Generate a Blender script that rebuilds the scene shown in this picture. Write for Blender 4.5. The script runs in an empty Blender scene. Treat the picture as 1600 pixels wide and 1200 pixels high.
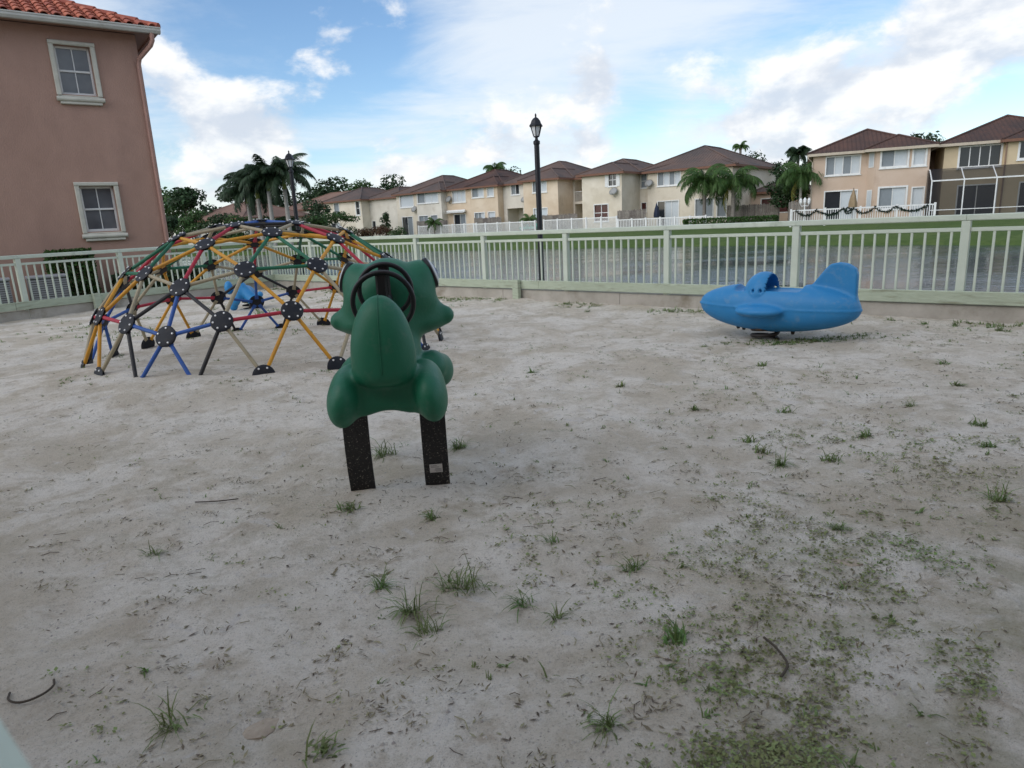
import bpy, math, random
import numpy as np
from mathutils import Vector, Matrix

random.seed(7); RNG = np.random.default_rng(11)
R = math.radians
scene = bpy.context.scene
col = scene.collection

# ------------------------------------------------------------------ camera
CAM_H, PITCH, ROLL = 1.30, 0.234, 0.0495
cam_d = bpy.data.cameras.new('camera')
cam_d.sensor_width = 36.0; cam_d.lens = 24.0
cam_d.clip_start = 0.02; cam_d.clip_end = 3000
cam_d.dof.use_dof = True; cam_d.dof.focus_distance = 6.5; cam_d.dof.aperture_fstop = 9.0
cam = bpy.data.objects.new('camera', cam_d); col.objects.link(cam)
cp, sp = math.cos(PITCH), math.sin(PITCH); cr, sr = math.cos(ROLL), math.sin(ROLL)
fwd = Vector((0, cp, -sp)); up0 = Vector((0, sp, cp)); rt0 = Vector((1, 0, 0))
rt = cr*rt0 - sr*up0; up = sr*rt0 + cr*up0
m = Matrix((rt, up, -fwd)).transposed().to_4x4(); m.translation = (0, 0, CAM_H)
cam.matrix_world = m
scene.camera = cam

# ------------------------------------------------------------------ light
SUN_DIR = Vector((-0.66, -0.55, 0.52)).normalized()        # towards the sun, behind the camera to the left
sun_d = bpy.data.lights.new('sun', 'SUN'); sun_d.energy = 1.5; sun_d.angle = R(65); sun_d.color = (1.0, 0.95, 0.88)
sun = bpy.data.objects.new('sun', sun_d); col.objects.link(sun)
sun.rotation_euler = SUN_DIR.to_track_quat('Z', 'Y').to_euler()

world = bpy.data.worlds.new('World'); scene.world = world; world.use_nodes = True
def build_sky():
    nt = world.node_tree; nt.nodes.clear(); N = nt.nodes; Lk = nt.links.new
    def math_n(op, a, b=None, clamp=False):
        n = N.new('ShaderNodeMath'); n.operation = op; n.use_clamp = clamp
        for i, v in enumerate((a, b)):
            if v is None: continue
            if isinstance(v, (int, float)): n.inputs[i].default_value = v
            else: Lk(v, n.inputs[i])
        return n.outputs[0]
    out = N.new('ShaderNodeOutputWorld'); bg = N.new('ShaderNodeBackground'); Lk(bg.outputs[0], out.inputs[0])
    sky = N.new('ShaderNodeTexSky'); sky.sky_type = 'NISHITA'; sky.sun_disc = False
    sky.sun_elevation = math.asin(SUN_DIR.z); sky.sun_rotation = math.atan2(SUN_DIR.x, SUN_DIR.y)
    sky.air_density = 1.0; sky.dust_density = 0.25; sky.ozone_density = 3.0
    tc = N.new('ShaderNodeTexCoord'); D = tc.outputs['Generated']
    sep = N.new('ShaderNodeSeparateXYZ'); Lk(D, sep.inputs[0])
    zup = math_n('MAXIMUM', sep.outputs[2], 0.0)
    # cloud deck coordinates: direction over height, flattened towards the horizon
    den = math_n('ADD', zup, 0.16)
    def scaled(kx, kz):
        cb = N.new('ShaderNodeCombineXYZ')
        Lk(math_n('MULTIPLY', math_n('DIVIDE', sep.outputs[0], den), kx), cb.inputs[0])
        Lk(math_n('MULTIPLY', math_n('DIVIDE', sep.outputs[1], den), kz), cb.inputs[1])
        return cb.outputs[0]
    def noise(vec, scale, detail, rough, dist=0.0):
        n = N.new('ShaderNodeTexNoise'); n.inputs['Scale'].default_value = scale; n.inputs['Detail'].default_value = detail
        n.inputs['Roughness'].default_value = rough; n.inputs['Distortion'].default_value = dist
        Lk(vec, n.inputs['Vector']); return n.outputs['Fac']
    def smooth(v, a, b):
        n = N.new('ShaderNodeMapRange'); n.interpolation_type = 'SMOOTHSTEP'; n.inputs[1].default_value = a; n.inputs[2].default_value = b
        Lk(v, n.inputs[0]); return n.outputs[0]
    # thin high veil
    veil_n = noise(scaled(0.55, 0.8), 1.5, 7, 0.62, 0.35)
    # heaped clouds, in direction space
    mp = N.new('ShaderNodeMapping'); mp.inputs['Scale'].default_value = (1.0, 1.0, 1.75); mp.inputs['Location'].default_value = (0.31, 0.12, 0.05)
    Lk(D, mp.inputs[0])
    fine = noise(mp.outputs[0], 7.5, 9, 0.60, 0.15)
    broad = noise(mp.outputs[0], 2.6, 3, 0.5)
    field = math_n('ADD', math_n('MULTIPLY', fine, 0.78), math_n('MULTIPLY', broad, 0.22)); field = math_n('ADD', field, 0.010)
    def gather(field, blobs):
        for x, y, z, r, w in blobs:
            vd = N.new('ShaderNodeVectorMath'); vd.operation = 'DISTANCE'; Lk(D, vd.inputs[0]); vd.inputs[1].default_value = Vector((x, y, z)).normalized()
            mr = N.new('ShaderNodeMapRange'); mr.interpolation_type = 'SMOOTHSTEP'
            mr.inputs[1].default_value = 0.0; mr.inputs[2].default_value = r; mr.inputs[3].default_value = w; mr.inputs[4].default_value = 0.0
            Lk(vd.outputs['Value'], mr.inputs[0]); field = math_n('ADD', field, mr.outputs[0])
        return field
    heaps = [(-0.363, 0.921, 0.14, 0.103, 0.17), (-0.308, 0.943, 0.125, 0.094, 0.1), (-0.395, 0.915, 0.076, 0.094, 0.12), (-0.279, 0.956, 0.089, 0.103, 0.1), (-0.209, 0.953, 0.219, 0.07, 0.1), (-0.398, 0.892, 0.212, 0.052, 0.15), (0.13, 0.976, 0.173, 0.058, 0.19), (0.129, 0.987, 0.1, 0.056, 0.13), (-0.02, 0.996, 0.086, 0.103, 0.09), (-0.127, 0.989, 0.07, 0.084, 0.09), (0.367, 0.922, 0.126, 0.089, 0.17), (0.431, 0.89, 0.147, 0.094, 0.15), (0.499, 0.851, 0.164, 0.094, 0.15), (0.553, 0.814, 0.179, 0.089, 0.17), (0.344, 0.935, 0.09, 0.075, 0.1), (0.507, 0.836, 0.21, 0.103, 0.08), (0.31, 0.929, 0.201, 0.056, 0.05), (-0.149, 0.971, 0.185, 0.141, -0.1), (0.23, 0.964, 0.131, 0.075, -0.08), (0.561, 0.82, 0.118, 0.07, -0.1), (-0.288, 0.928, 0.235, 0.084, -0.1), (-0.337, 0.919, 0.206, 0.056, -0.06)]
    veils = [(0.064, 0.971, 0.23, 0.309, 0.12), (-0.111, 0.982, 0.153, 0.178, 0.04), (0.226, 0.95, 0.217, 0.244, 0.04), (-0.28, 0.93, 0.228, 0.24, -0.26), (0.189, 0.973, 0.13, 0.084, -0.14), (0.564, 0.818, 0.111, 0.112, -0.2), (-0.304, 0.947, 0.102, 0.244, 0.05), (-0.12, 0.965, 0.22, 0.16, -0.16)]
    field = gather(field, heaps)
    veil = smooth(math_n('ADD', gather(veil_n, veils), 0.12), 0.42, 0.80)
    heap = smooth(field, 0.515, 0.66)
    # shaded lower bodies of the heaps
    mp2 = N.new('ShaderNodeMapping'); mp2.inputs['Scale'].default_value = (1.0, 1.0, 1.75); mp2.inputs['Location'].default_value = (0.30, 0.12, 0.115)
    Lk(D, mp2.inputs[0])
    fine2 = noise(mp2.outputs[0], 7.5, 5, 0.55, 0.15)
    lit = smooth(math_n('SUBTRACT', fine, fine2), -0.13, 0.16)
    ccol = N.new('ShaderNodeMixRGB'); ccol.inputs[1].default_value = (0.56, 0.61, 0.69, 1); ccol.inputs[2].default_value = (0.89, 0.885, 0.875, 1); Lk(lit, ccol.inputs[0])
    s0 = N.new('ShaderNodeVectorMath'); s0.operation = 'SCALE'; s0.inputs['Scale'].default_value = 0.134; hs = N.new('ShaderNodeHueSaturation'); hs.inputs['Saturation'].default_value = 1.06; Lk(sky.outputs[0], hs.inputs['Color']); Lk(hs.outputs[0], s0.inputs[0])
    mixv = N.new('ShaderNodeMixRGB'); Lk(math_n('MULTIPLY', veil, 0.80), mixv.inputs[0]); Lk(s0.outputs[0], mixv.inputs[1]); mixv.inputs[2].default_value = (0.74, 0.785, 0.83, 1)
    mixc = N.new('ShaderNodeMixRGB'); Lk(math_n('MULTIPLY', heap, 0.90), mixc.inputs[0]); Lk(mixv.outputs[0], mixc.inputs[1]); Lk(ccol.outputs[0], mixc.inputs[2])
    Lk(mixc.outputs[0], bg.inputs[0]); bg.inputs[1].default_value = 1.0
build_sky()

scene.view_settings.view_transform = 'Standard'; scene.view_settings.look = 'None'
scene.view_settings.exposure = 0.30; scene.view_settings.gamma = 1.0; scene.view_settings.use_curve_mapping = False
scene.render.engine = 'CYCLES'
scene.render.resolution_x = 1024; scene.render.resolution_y = 768

# ------------------------------------------------------------------ materials
MATS = {}
def mat(name, c, rough=0.7, c2=None, scale=4.0, lo=0.35, hi=0.65, bump=0.0, bscale=40.0, spec=0.4, island=0.0, detail=6, metal=0.0, dirt=None, dscale=1.5, dlo=0.55, dhi=0.75, stretch=None, transl=0.0, coat=0.0):
    if name in MATS: return MATS[name]
    mt = bpy.data.materials.new(name); mt.use_nodes = True; nt = mt.node_tree; N = nt.nodes; Lk = nt.links.new
    b = N['Principled BSDF']; b.inputs['Roughness'].default_value = rough; b.inputs['Metallic'].default_value = metal
    b.inputs['Specular IOR Level'].default_value = spec; b.inputs['Coat Weight'].default_value = coat
    tc = N.new('ShaderNodeTexCoord'); vec = tc.outputs['Object']
    if stretch:
        mp = N.new('ShaderNodeMapping'); mp.inputs['Scale'].default_value = stretch; Lk(vec, mp.inputs[0]); vec = mp.outputs[0]
    def ns(s, d=detail):
        n = N.new('ShaderNodeTexNoise'); n.inputs['Scale'].default_value = s; n.inputs['Detail'].default_value = d; n.inputs['Roughness'].default_value = 0.62
        Lk(vec, n.inputs['Vector']); return n.outputs['Fac']
    def mr(v, a, bb):
        n = N.new('ShaderNodeMapRange'); n.inputs[1].default_value = a; n.inputs[2].default_value = bb; Lk(v, n.inputs[0]); return n.outputs[0]
    def mix(f, a, bb):
        n = N.new('ShaderNodeMixRGB'); Lk(f, n.inputs[0])
        for i, v in ((1, a), (2, bb)):
            if isinstance(v, tuple): n.inputs[i].default_value = (*v, 1)
            else: Lk(v, n.inputs[i])
        return n.outputs[0]
    if c2 is None: c2 = tuple(x*0.86 for x in c)
    colr = mix(mr(ns(scale), lo, hi), c, c2)
    if dirt is not None: colr = mix(mr(ns(dscale), dlo, dhi), colr, dirt)
    if island:
        g = N.new('ShaderNodeNewGeometry'); hs = N.new('ShaderNodeHueSaturation'); Lk(colr, hs.inputs['Color'])
        n = N.new('ShaderNodeMapRange'); n.inputs[3].default_value = 1-island; n.inputs[4].default_value = 1+island; Lk(g.outputs['Random Per Island'], n.inputs[0]); Lk(n.outputs[0], hs.inputs['Value'])
        n2 = N.new('ShaderNodeMapRange'); n2.inputs[3].default_value = 0.5-island*0.07; n2.inputs[4].default_value = 0.5+island*0.05; Lk(g.outputs['Random Per Island'], n2.inputs[0]); Lk(n2.outputs[0], hs.inputs['Hue'])
        colr = hs.outputs[0]
    Lk(colr, b.inputs['Base Color'])
    if bump:
        bn = N.new('ShaderNodeBump'); bn.inputs['Strength'].default_value = bump; bn.inputs['Distance'].default_value = 0.02; Lk(ns(bscale, 4), bn.inputs['Height']); Lk(bn.outputs[0], b.inputs['Normal'])
    if transl:
        tr = N.new('ShaderNodeBsdfTranslucent'); Lk(colr, tr.inputs[0]); ms = N.new('ShaderNodeMixShader'); ms.inputs[0].default_value = transl
        Lk(b.outputs[0], ms.inputs[1]); Lk(tr.outputs[0], ms.inputs[2]); Lk(ms.outputs[0], N['Material Output'].inputs[0])
    MATS[name] = mt; return mt

mat('fence_paint', (0.57, 0.625, 0.53), 0.55, (0.49, 0.545, 0.46), 3, bump=0.15, bscale=60, dirt=(0.33, 0.37, 0.29), dscale=5, dlo=0.60, dhi=0.82)
mat('fence_wood', (0.47, 0.53, 0.41), 0.8, (0.39, 0.44, 0.33), 6, stretch=(1, 1, 6), bump=0.5, bscale=30, dirt=(0.27, 0.28, 0.20), dscale=3, dlo=0.56, dhi=0.74)
mat('kerb_concrete', (0.47, 0.44, 0.39), 0.95, (0.36, 0.335, 0.29), 3, bump=0.5, bscale=25, dirt=(0.22, 0.19, 0.14), dscale=2.2)
mat('pink_stucco', (0.43, 0.272, 0.215), 0.95, (0.375, 0.235, 0.185), 1.4, bump=0.5, bscale=38, dirt=(0.325, 0.205, 0.165), dscale=1.1, dlo=0.48, dhi=0.80, detail=9, stretch=(1, 1, .55))
mat('pink_paint', (0.43, 0.25, 0.205), 0.6)
mat('trim_cream', (0.60, 0.58, 0.50), 0.75, dirt=(0.45, 0.43, 0.36), dscale=3)
mat('gutter_white', (0.56, 0.55, 0.51), 0.5, dirt=(0.38, 0.36, 0.32), dscale=2)
mat('white_paint', (0.80, 0.80, 0.78), 0.5)
mat('terracotta', (0.47, 0.145, 0.085), 0.85, (0.36, 0.10, 0.06), 5, island=0.0, dirt=(0.26, 0.09, 0.06), dscale=4, bump=0.2)
mat('tile_red_b', (0.42, 0.12, 0.07), 0.85, (0.50, 0.17, 0.10), 5, dirt=(0.24, 0.085, 0.06), dscale=4, bump=0.2)
mat('tile_red_c', (0.38, 0.115, 0.075), 0.9, (0.30, 0.085, 0.06), 5, dirt=(0.22, 0.08, 0.06), dscale=4, bump=0.2)
mat('dome_blue', (0.020, 0.085, 0.36), 0.5, (0.028, 0.10, 0.33), dirt=(0.05, 0.10, 0.25), dscale=22, dlo=0.54, dhi=0.70, bump=0.12, bscale=120)
mat('dome_yellow', (0.62, 0.30, 0.018), 0.5, (0.54, 0.25, 0.02), dirt=(0.40, 0.22, 0.06), dscale=22, dlo=0.54, dhi=0.70, bump=0.12, bscale=120)
mat('dome_red', (0.42, 0.018, 0.045), 0.5, (0.36, 0.016, 0.04), dirt=(0.28, 0.03, 0.05), dscale=22, dlo=0.54, dhi=0.70, bump=0.12, bscale=120)
mat('dome_green', (0.010, 0.14, 0.072), 0.5, dirt=(0.03, 0.12, 0.07), dscale=22, dlo=0.54, dhi=0.70, bump=0.12, bscale=120)
mat('dome_beige', (0.37, 0.32, 0.215), 0.55, dirt=(0.25, 0.21, 0.14), dscale=22, dlo=0.54, dhi=0.70, bump=0.12, bscale=120)
mat('dome_black', (0.016, 0.016, 0.019), 0.5, dirt=(0.04, 0.035, 0.03), dscale=22, dlo=0.54, dhi=0.70, bump=0.12, bscale=120)
mat('hub_black', (0.012, 0.014, 0.021), 0.55, (0.019, 0.021, 0.028), 8, bump=0.1, dirt=(0.035, 0.033, 0.032), dscale=14, spec=0.25)
mat('bolt_metal', (0.80, 0.80, 0.80), 0.45, metal=0.3)
mat('frog_green', (0.010, 0.130, 0.068), 0.46, (0.015, 0.142, 0.078), 6.0, spec=0.35, bump=0.10, bscale=70, dirt=(0.055, 0.150, 0.098), dscale=14, dlo=0.56, dhi=0.78, detail=9)
mat('plane_blue', (0.022, 0.205, 0.47), 0.46, (0.035, 0.225, 0.48), 6.0, spec=0.35, bump=0.10, bscale=70, dirt=(0.11, 0.25, 0.43), dscale=12, dlo=0.56, dhi=0.80, detail=9)
mat('wheel_black', (0.012, 0.012, 0.014), 0.38)
mat('eye_white', (0.72, 0.74, 0.74), 0.4)
mat('eye_black', (0.01, 0.01, 0.012), 0.4)
mat('eye_blue', (0.10, 0.14, 0.30), 0.4)
mat('strap_black', (0.011, 0.011, 0.013), 0.5, (0.020, 0.020, 0.020), 5, dirt=(0.33, 0.31, 0.27), dscale=110, dlo=0.585, dhi=0.70, bump=0.3, bscale=60)
mat('sticker', (0.62, 0.61, 0.59), 0.6)
mat('print_grey', (0.22, 0.22, 0.22), 0.7)
mat('lamp_black', (0.010, 0.011, 0.016), 0.42)
mat('lamp_glass', (0.75, 0.78, 0.80), 0.25)
mat('steel_dark', (0.035, 0.03, 0.028), 0.6, dirt=(0.12, 0.06, 0.03), dscale=12)
mat('wall_cream', (0.78, 0.705, 0.59), 0.95, (0.625, 0.55, 0.43), 0.4, dirt=(0.55, 0.48, 0.37), dscale=0.6)
mat('wall_white', (0.76, 0.71, 0.62), 0.95, (0.62, 0.57, 0.49), 0.4, dirt=(0.56, 0.50, 0.41), dscale=0.6)
mat('wall_peach', (0.74, 0.615, 0.475), 0.95, (0.59, 0.455, 0.315), 0.4, dirt=(0.53, 0.41, 0.28), dscale=0.6)
mat('wall_salmon', (0.61, 0.475, 0.375), 0.95, (0.55, 0.41, 0.305), 0.4, dirt=(0.49, 0.36, 0.27), dscale=0.6)
mat('wall_yellow', (0.66, 0.53, 0.35), 0.95, (0.58, 0.47, 0.31), 0.4, dirt=(0.53, 0.42, 0.27), dscale=0.6)
mat('wall_brown', (0.30, 0.20, 0.145), 0.95)
mat('fascia', (0.21, 0.105, 0.07), 0.8)
mat('fascia_pale', (0.55, 0.47, 0.37), 0.7)
mat('blind_white', (0.62, 0.66, 0.68), 0.6, stretch=(30, 30, 1), c2=(0.50, 0.54, 0.57), scale=3)
mat('blind_grey', (0.26, 0.29, 0.31), 0.5, stretch=(30, 30, 1), c2=(0.19, 0.215, 0.235), scale=3)
mat('glass_dark', (0.028, 0.033, 0.040), 0.08, spec=0.5)
mat('glass_red', (0.075, 0.022, 0.022), 0.15, spec=0.5)
mat('picket_white', (0.84, 0.84, 0.83), 0.5)
mat('weathered_wood', (0.23, 0.205, 0.18), 0.95, (0.15, 0.13, 0.115), 3, island=0.25)
mat('dish_grey', (0.34, 0.34, 0.33), 0.6)
mat('canvas_tan', (0.34, 0.25, 0.15), 0.9)
mat('canvas_blue', (0.03, 0.04, 0.075), 0.9)
mat('garland_green', (0.012, 0.035, 0.022), 0.9, island=0.4)
mat('ac_grey', (0.30, 0.30, 0.315), 0.6, metal=0.0)
mat('ac_dark', (0.10, 0.10, 0.11), 0.6)
mat('teal_cover', (0.22, 0.52, 0.44), 0.7)
mat('trunk_grey', (0.27, 0.245, 0.215), 0.95, (0.19, 0.17, 0.15), 3, stretch=(1, 1, 5), bump=0.4, bscale=12)
mat('trunk_pale', (0.40, 0.38, 0.34), 0.9, (0.31, 0.29, 0.26), 3, stretch=(1, 1, 5))
mat('trunk_brown', (0.15, 0.115, 0.085), 0.95)
mat('crownshaft', (0.24, 0.27, 0.07), 0.6)
mat('boot_brown', (0.30, 0.20, 0.15), 0.9)
mat('frond_green', (0.070, 0.135, 0.030), 0.6, (0.050, 0.105, 0.024), 1.0, island=0.35, transl=0.25)
mat('frond_dark', (0.032, 0.062, 0.026), 0.6, (0.024, 0.048, 0.020), 1.0, island=0.35, transl=0.2)
mat('frond_yellow', (0.20, 0.19, 0.035), 0.7, island=0.3, transl=0.25)
mat('leaf_dark', (0.034, 0.070, 0.022), 0.65, (0.024, 0.052, 0.018), 0.5, island=0.45, transl=0.2)
mat('leaf_mid', (0.060, 0.115, 0.030), 0.65, (0.045, 0.09, 0.024), 0.5, island=0.45, transl=0.2)
mat('leaf_hedge', (0.050, 0.105, 0.022), 0.6, (0.038, 0.085, 0.018), 2, island=0.4, transl=0.15)
mat('leaf_red', (0.12, 0.060, 0.030), 0.7, island=0.5, transl=0.15)
mat('grass_blade', (0.125, 0.225, 0.065), 0.6, (0.200, 0.235, 0.095), 4, island=0.35, transl=0.3)
mat('weed_leaf', (0.165, 0.225, 0.070), 0.7, (0.215, 0.21, 0.095), 1.5, island=0.55, transl=0.15)
mat('litter', (0.235, 0.20, 0.130), 0.9, (0.15, 0.135, 0.085), 1.0, island=0.6)
mat('chip_stone', (0.46, 0.43, 0.39), 0.9, island=0.25)
mat('slab', (0.46, 0.39, 0.31), 1.0, (0.36, 0.30, 0.24), 14, bump=0.6, bscale=60, dirt=(0.30, 0.26, 0.2), dscale=9)
mat('twig', (0.075, 0.06, 0.045), 0.9)

def screen_mat():
    mt = bpy.data.materials.new('insect_screen'); mt.use_nodes = True; N = mt.node_tree.nodes; Lk = mt.node_tree.links.new
    b = N['Principled BSDF']; b.inputs['Base Color'].default_value = (0.02, 0.02, 0.025, 1); b.inputs['Roughness'].default_value = 0.7
    t = N.new('ShaderNodeBsdfTransparent'); ms = N.new('ShaderNodeMixShader'); ms.inputs[0].default_value = 0.55
    Lk(t.outputs[0], ms.inputs[1]); Lk(b.outputs[0], ms.inputs[2]); Lk(ms.outputs[0], N['Material Output'].inputs[0]); MATS['insect_screen'] = mt
screen_mat()
def window_glass():
    mt = bpy.data.materials.new('window_glass'); mt.use_nodes = True; N = mt.node_tree.nodes; Lk = mt.node_tree.links.new
    b = N['Principled BSDF']; b.inputs['Base Color'].default_value = (0.05, 0.055, 0.065, 1); b.inputs['Roughness'].default_value = 0.06; b.inputs['Specular IOR Level'].default_value = 0.6
    tc = N.new('ShaderNodeTexCoord'); n = N.new('ShaderNodeTexNoise'); n.inputs['Scale'].default_value = 2.5; Lk(tc.outputs['Object'], n.inputs[0])
    cr_ = N.new('ShaderNodeMixRGB'); cr_.inputs[1].default_value = (0.05, 0.057, 0.068, 1); cr_.inputs[2].default_value = (0.20, 0.21, 0.225, 1); Lk(n.outputs[0], cr_.inputs[0]); Lk(cr_.outputs[0], b.inputs['Base Color'])  # pale grey in the base colour stands in for reflections on the panes
    MATS['window_glass'] = mt
window_glass()
def roof_mat(name, c, c2, stain, rows=1.0):
    mt = bpy.data.materials.new(name); mt.use_nodes = True; N = mt.node_tree.nodes; Lk = mt.node_tree.links.new; b = N['Principled BSDF']; b.inputs['Roughness'].default_value = 0.95
    tc = N.new('ShaderNodeTexCoord'); uv = tc.outputs['UV']
    n1 = N.new('ShaderNodeTexNoise'); n1.inputs['Scale'].default_value = 1.1; n1.inputs['Detail'].default_value = 8; n1.inputs['Roughness'].default_value = 0.7; Lk(tc.outputs['Object'], n1.inputs[0])
    n2 = N.new('ShaderNodeTexNoise'); n2.inputs['Scale'].default_value = 0.35; n2.inputs['Detail'].default_value = 5; Lk(tc.outputs['Object'], n2.inputs[0])
    def mr(v, a, bb):
        n = N.new('ShaderNodeMapRange'); n.inputs[1].default_value = a; n.inputs[2].default_value = bb; Lk(v, n.inputs[0]); return n.outputs[0]
    m1 = N.new('ShaderNodeMixRGB'); m1.inputs[1].default_value = (*c, 1); m1.inputs[2].default_value = (*c2, 1); Lk(mr(n1.outputs[0], .35, .65), m1.inputs[0])
    m2 = N.new('ShaderNodeMixRGB'); Lk(m1.outputs[0], m2.inputs[1]); m2.inputs[2].default_value = (*stain, 1); Lk(mr(n2.outputs[0], .42, .68), m2.inputs[0])
    Lk(m2.outputs[0], b.inputs['Base Color'])
    # barrel tile relief: u runs along the eave, v up the slope (metres)
    w1 = N.new('ShaderNodeTexWave'); w1.wave_type = 'BANDS'; w1.bands_direction = 'X'; w1.inputs['Scale'].default_value = 1.05; Lk(uv, w1.inputs[0])
    w2 = N.new('ShaderNodeTexWave'); w2.wave_type = 'BANDS'; w2.bands_direction = 'Y'; w2.wave_profile = 'SAW'; w2.inputs['Scale'].default_value = 0.85; Lk(uv, w2.inputs[0])
    ad = N.new('ShaderNodeMath'); ad.operation = 'ADD'; Lk(w1.outputs['Fac'], ad.inputs[0]); Lk(w2.outputs['Fac'], ad.inputs[1])
    bn = N.new('ShaderNodeBump'); bn.inputs['Strength'].default_value = 0.8; bn.inputs['Distance'].default_value = 0.07; Lk(ad.outputs[0], bn.inputs['Height']); Lk(bn.outputs[0], b.inputs['Normal'])
    MATS[name] = mt
roof_mat('roof_brown', (0.150, 0.098, 0.080), (0.118, 0.080, 0.068), (0.085, 0.068, 0.064))
roof_mat('roof_dark', (0.115, 0.058, 0.044), (0.075, 0.043, 0.036), (0.052, 0.036, 0.034))
roof_mat('roof_red', (0.47, 0.145, 0.085), (0.36, 0.10, 0.06), (0.30, 0.095, 0.06))
roof_mat('roof_faded', (0.25, 0.15, 0.115), (0.20, 0.12, 0.09), (0.16, 0.10, 0.08))

def sand_mat():
    mt = bpy.data.materials.new('sand'); mt.use_nodes = True; N = mt.node_tree.nodes; Lk = mt.node_tree.links.new; b = N['Principled BSDF']; b.inputs['Roughness'].default_value = 1.0; b.inputs['Specular IOR Level'].default_value = 0.1
    tc = N.new('ShaderNodeTexCoord'); O = tc.outputs['Object']
    def ns(s, d=8, r=0.65, dist=0.0):
        n = N.new('ShaderNodeTexNoise'); n.inputs['Scale'].default_value = s; n.inputs['Detail'].default_value = d; n.inputs['Roughness'].default_value = r; n.inputs['Distortion'].default_value = dist; Lk(O, n.inputs[0]); return n.outputs['Fac']
    def mr(v, a, bb, lo=0.0, hi=1.0):
        n = N.new('ShaderNodeMapRange'); n.interpolation_type = 'SMOOTHSTEP'; n.inputs[1].default_value = a; n.inputs[2].default_value = bb; n.inputs[3].default_value = lo; n.inputs[4].default_value = hi; Lk(v, n.inputs[0]); return n.outputs[0]
    def mul(a, bb):
        n = N.new('ShaderNodeMath'); n.operation = 'MULTIPLY'; Lk(a, n.inputs[0])
        if isinstance(bb, float): n.inputs[1].default_value = bb
        else: Lk(bb, n.inputs[1])
        return n.outputs[0]
    def mix(f, a, bb):
        n = N.new('ShaderNodeMixRGB'); Lk(f, n.inputs[0])
        for i, v in ((1, a), (2, bb)):
            if isinstance(v, tuple): n.inputs[i].default_value = (*v, 1)
            else: Lk(v, n.inputs[i])
        return n.outputs[0]
    patch = ns(1.3, 9, 0.68, 0.6)
    c = mix(mr(patch, 0.38, 0.60), (0.60, 0.53, 0.43), (0.79, 0.735, 0.655))
    c = mix(mr(ns(4.5, 8, 0.7, 0.4), 0.52, 0.70), c, (0.53, 0.455, 0.365))
    c = mix(mr(ns(6.0, 6, 0.6, 1.0), 0.60, 0.68), c, (0.70, 0.655, 0.60))
    c = mix(mul(mr(ns(26, 7, 0.8), 0.53, 0.66), 0.50), c, (0.37, 0.32, 0.25))
    c = mix(mul(mr(ns(38, 6, 0.8, 0.3), 0.56, 0.68), 0.55), c, (0.74, 0.71, 0.66))
    c = mix(mul(mr(ns(2.3, 9, 0.78, 0.3), 0.50, 0.64), 0.50), c, (0.47, 0.415, 0.315))
    c = mix(mul(mr(ns(9.5, 8, 0.8, 0.2), 0.52, 0.66), 0.50), c, (0.46, 0.395, 0.30))
    c = mix(mul(mr(ns(70, 5, 0.8), 0.57, 0.68), 0.55), c, (0.20, 0.175, 0.14))
    c = mix(mul(mr(ns(190, 3, 0.7), 0.58, 0.66), 0.55), c, (0.15, 0.135, 0.115))
    c = mix(mul(mr(ns(150, 3, 0.7, 0.2), 0.60, 0.68), 0.5), c, (0.72, 0.69, 0.64))
    # a damp, mossy film on the ground towards the near right, soil colour that goes with the weeds
    sep = N.new('ShaderNodeSeparateXYZ'); Lk(O, sep.inputs[0])
    ax = N.new('ShaderNodeVectorMath'); ax.operation = 'DISTANCE'; Lk(O, ax.inputs[0]); ax.inputs[1].default_value = (1.9, 1.5, 0)
    moss = mul(mr(ax.outputs['Value'], 0.5, 2.3, 1.0, 0.0), mr(ns(3.2, 7, 0.7, 0.5), 0.42, 0.64))
    c = mix(mul(moss, 0.60), c, (0.31, 0.285, 0.18))
    Lk(c, b.inputs['Base Color'])
    h1 = ns(7, 7, 0.62, 0.0); h2 = ns(60, 6, 0.78); h3 = ns(230, 3, 0.6)
    a1 = N.new('ShaderNodeMath'); a1.operation = 'MULTIPLY_ADD'; Lk(h2, a1.inputs[0]); a1.inputs[1].default_value = 0.75; Lk(h1, a1.inputs[2])
    a2 = N.new('ShaderNodeMath'); a2.operation = 'MULTIPLY_ADD'; Lk(h3, a2.inputs[0]); a2.inputs[1].default_value = 0.30; Lk(a1.outputs[0], a2.inputs[2])
    bn = N.new('ShaderNodeBump'); bn.inputs['Strength'].default_value = 0.72; bn.inputs['Distance'].default_value = 0.045; Lk(a2.outputs[0], bn.inputs['Height']); Lk(bn.outputs[0], b.inputs['Normal'])
    MATS['sand'] = mt
sand_mat()
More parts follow.
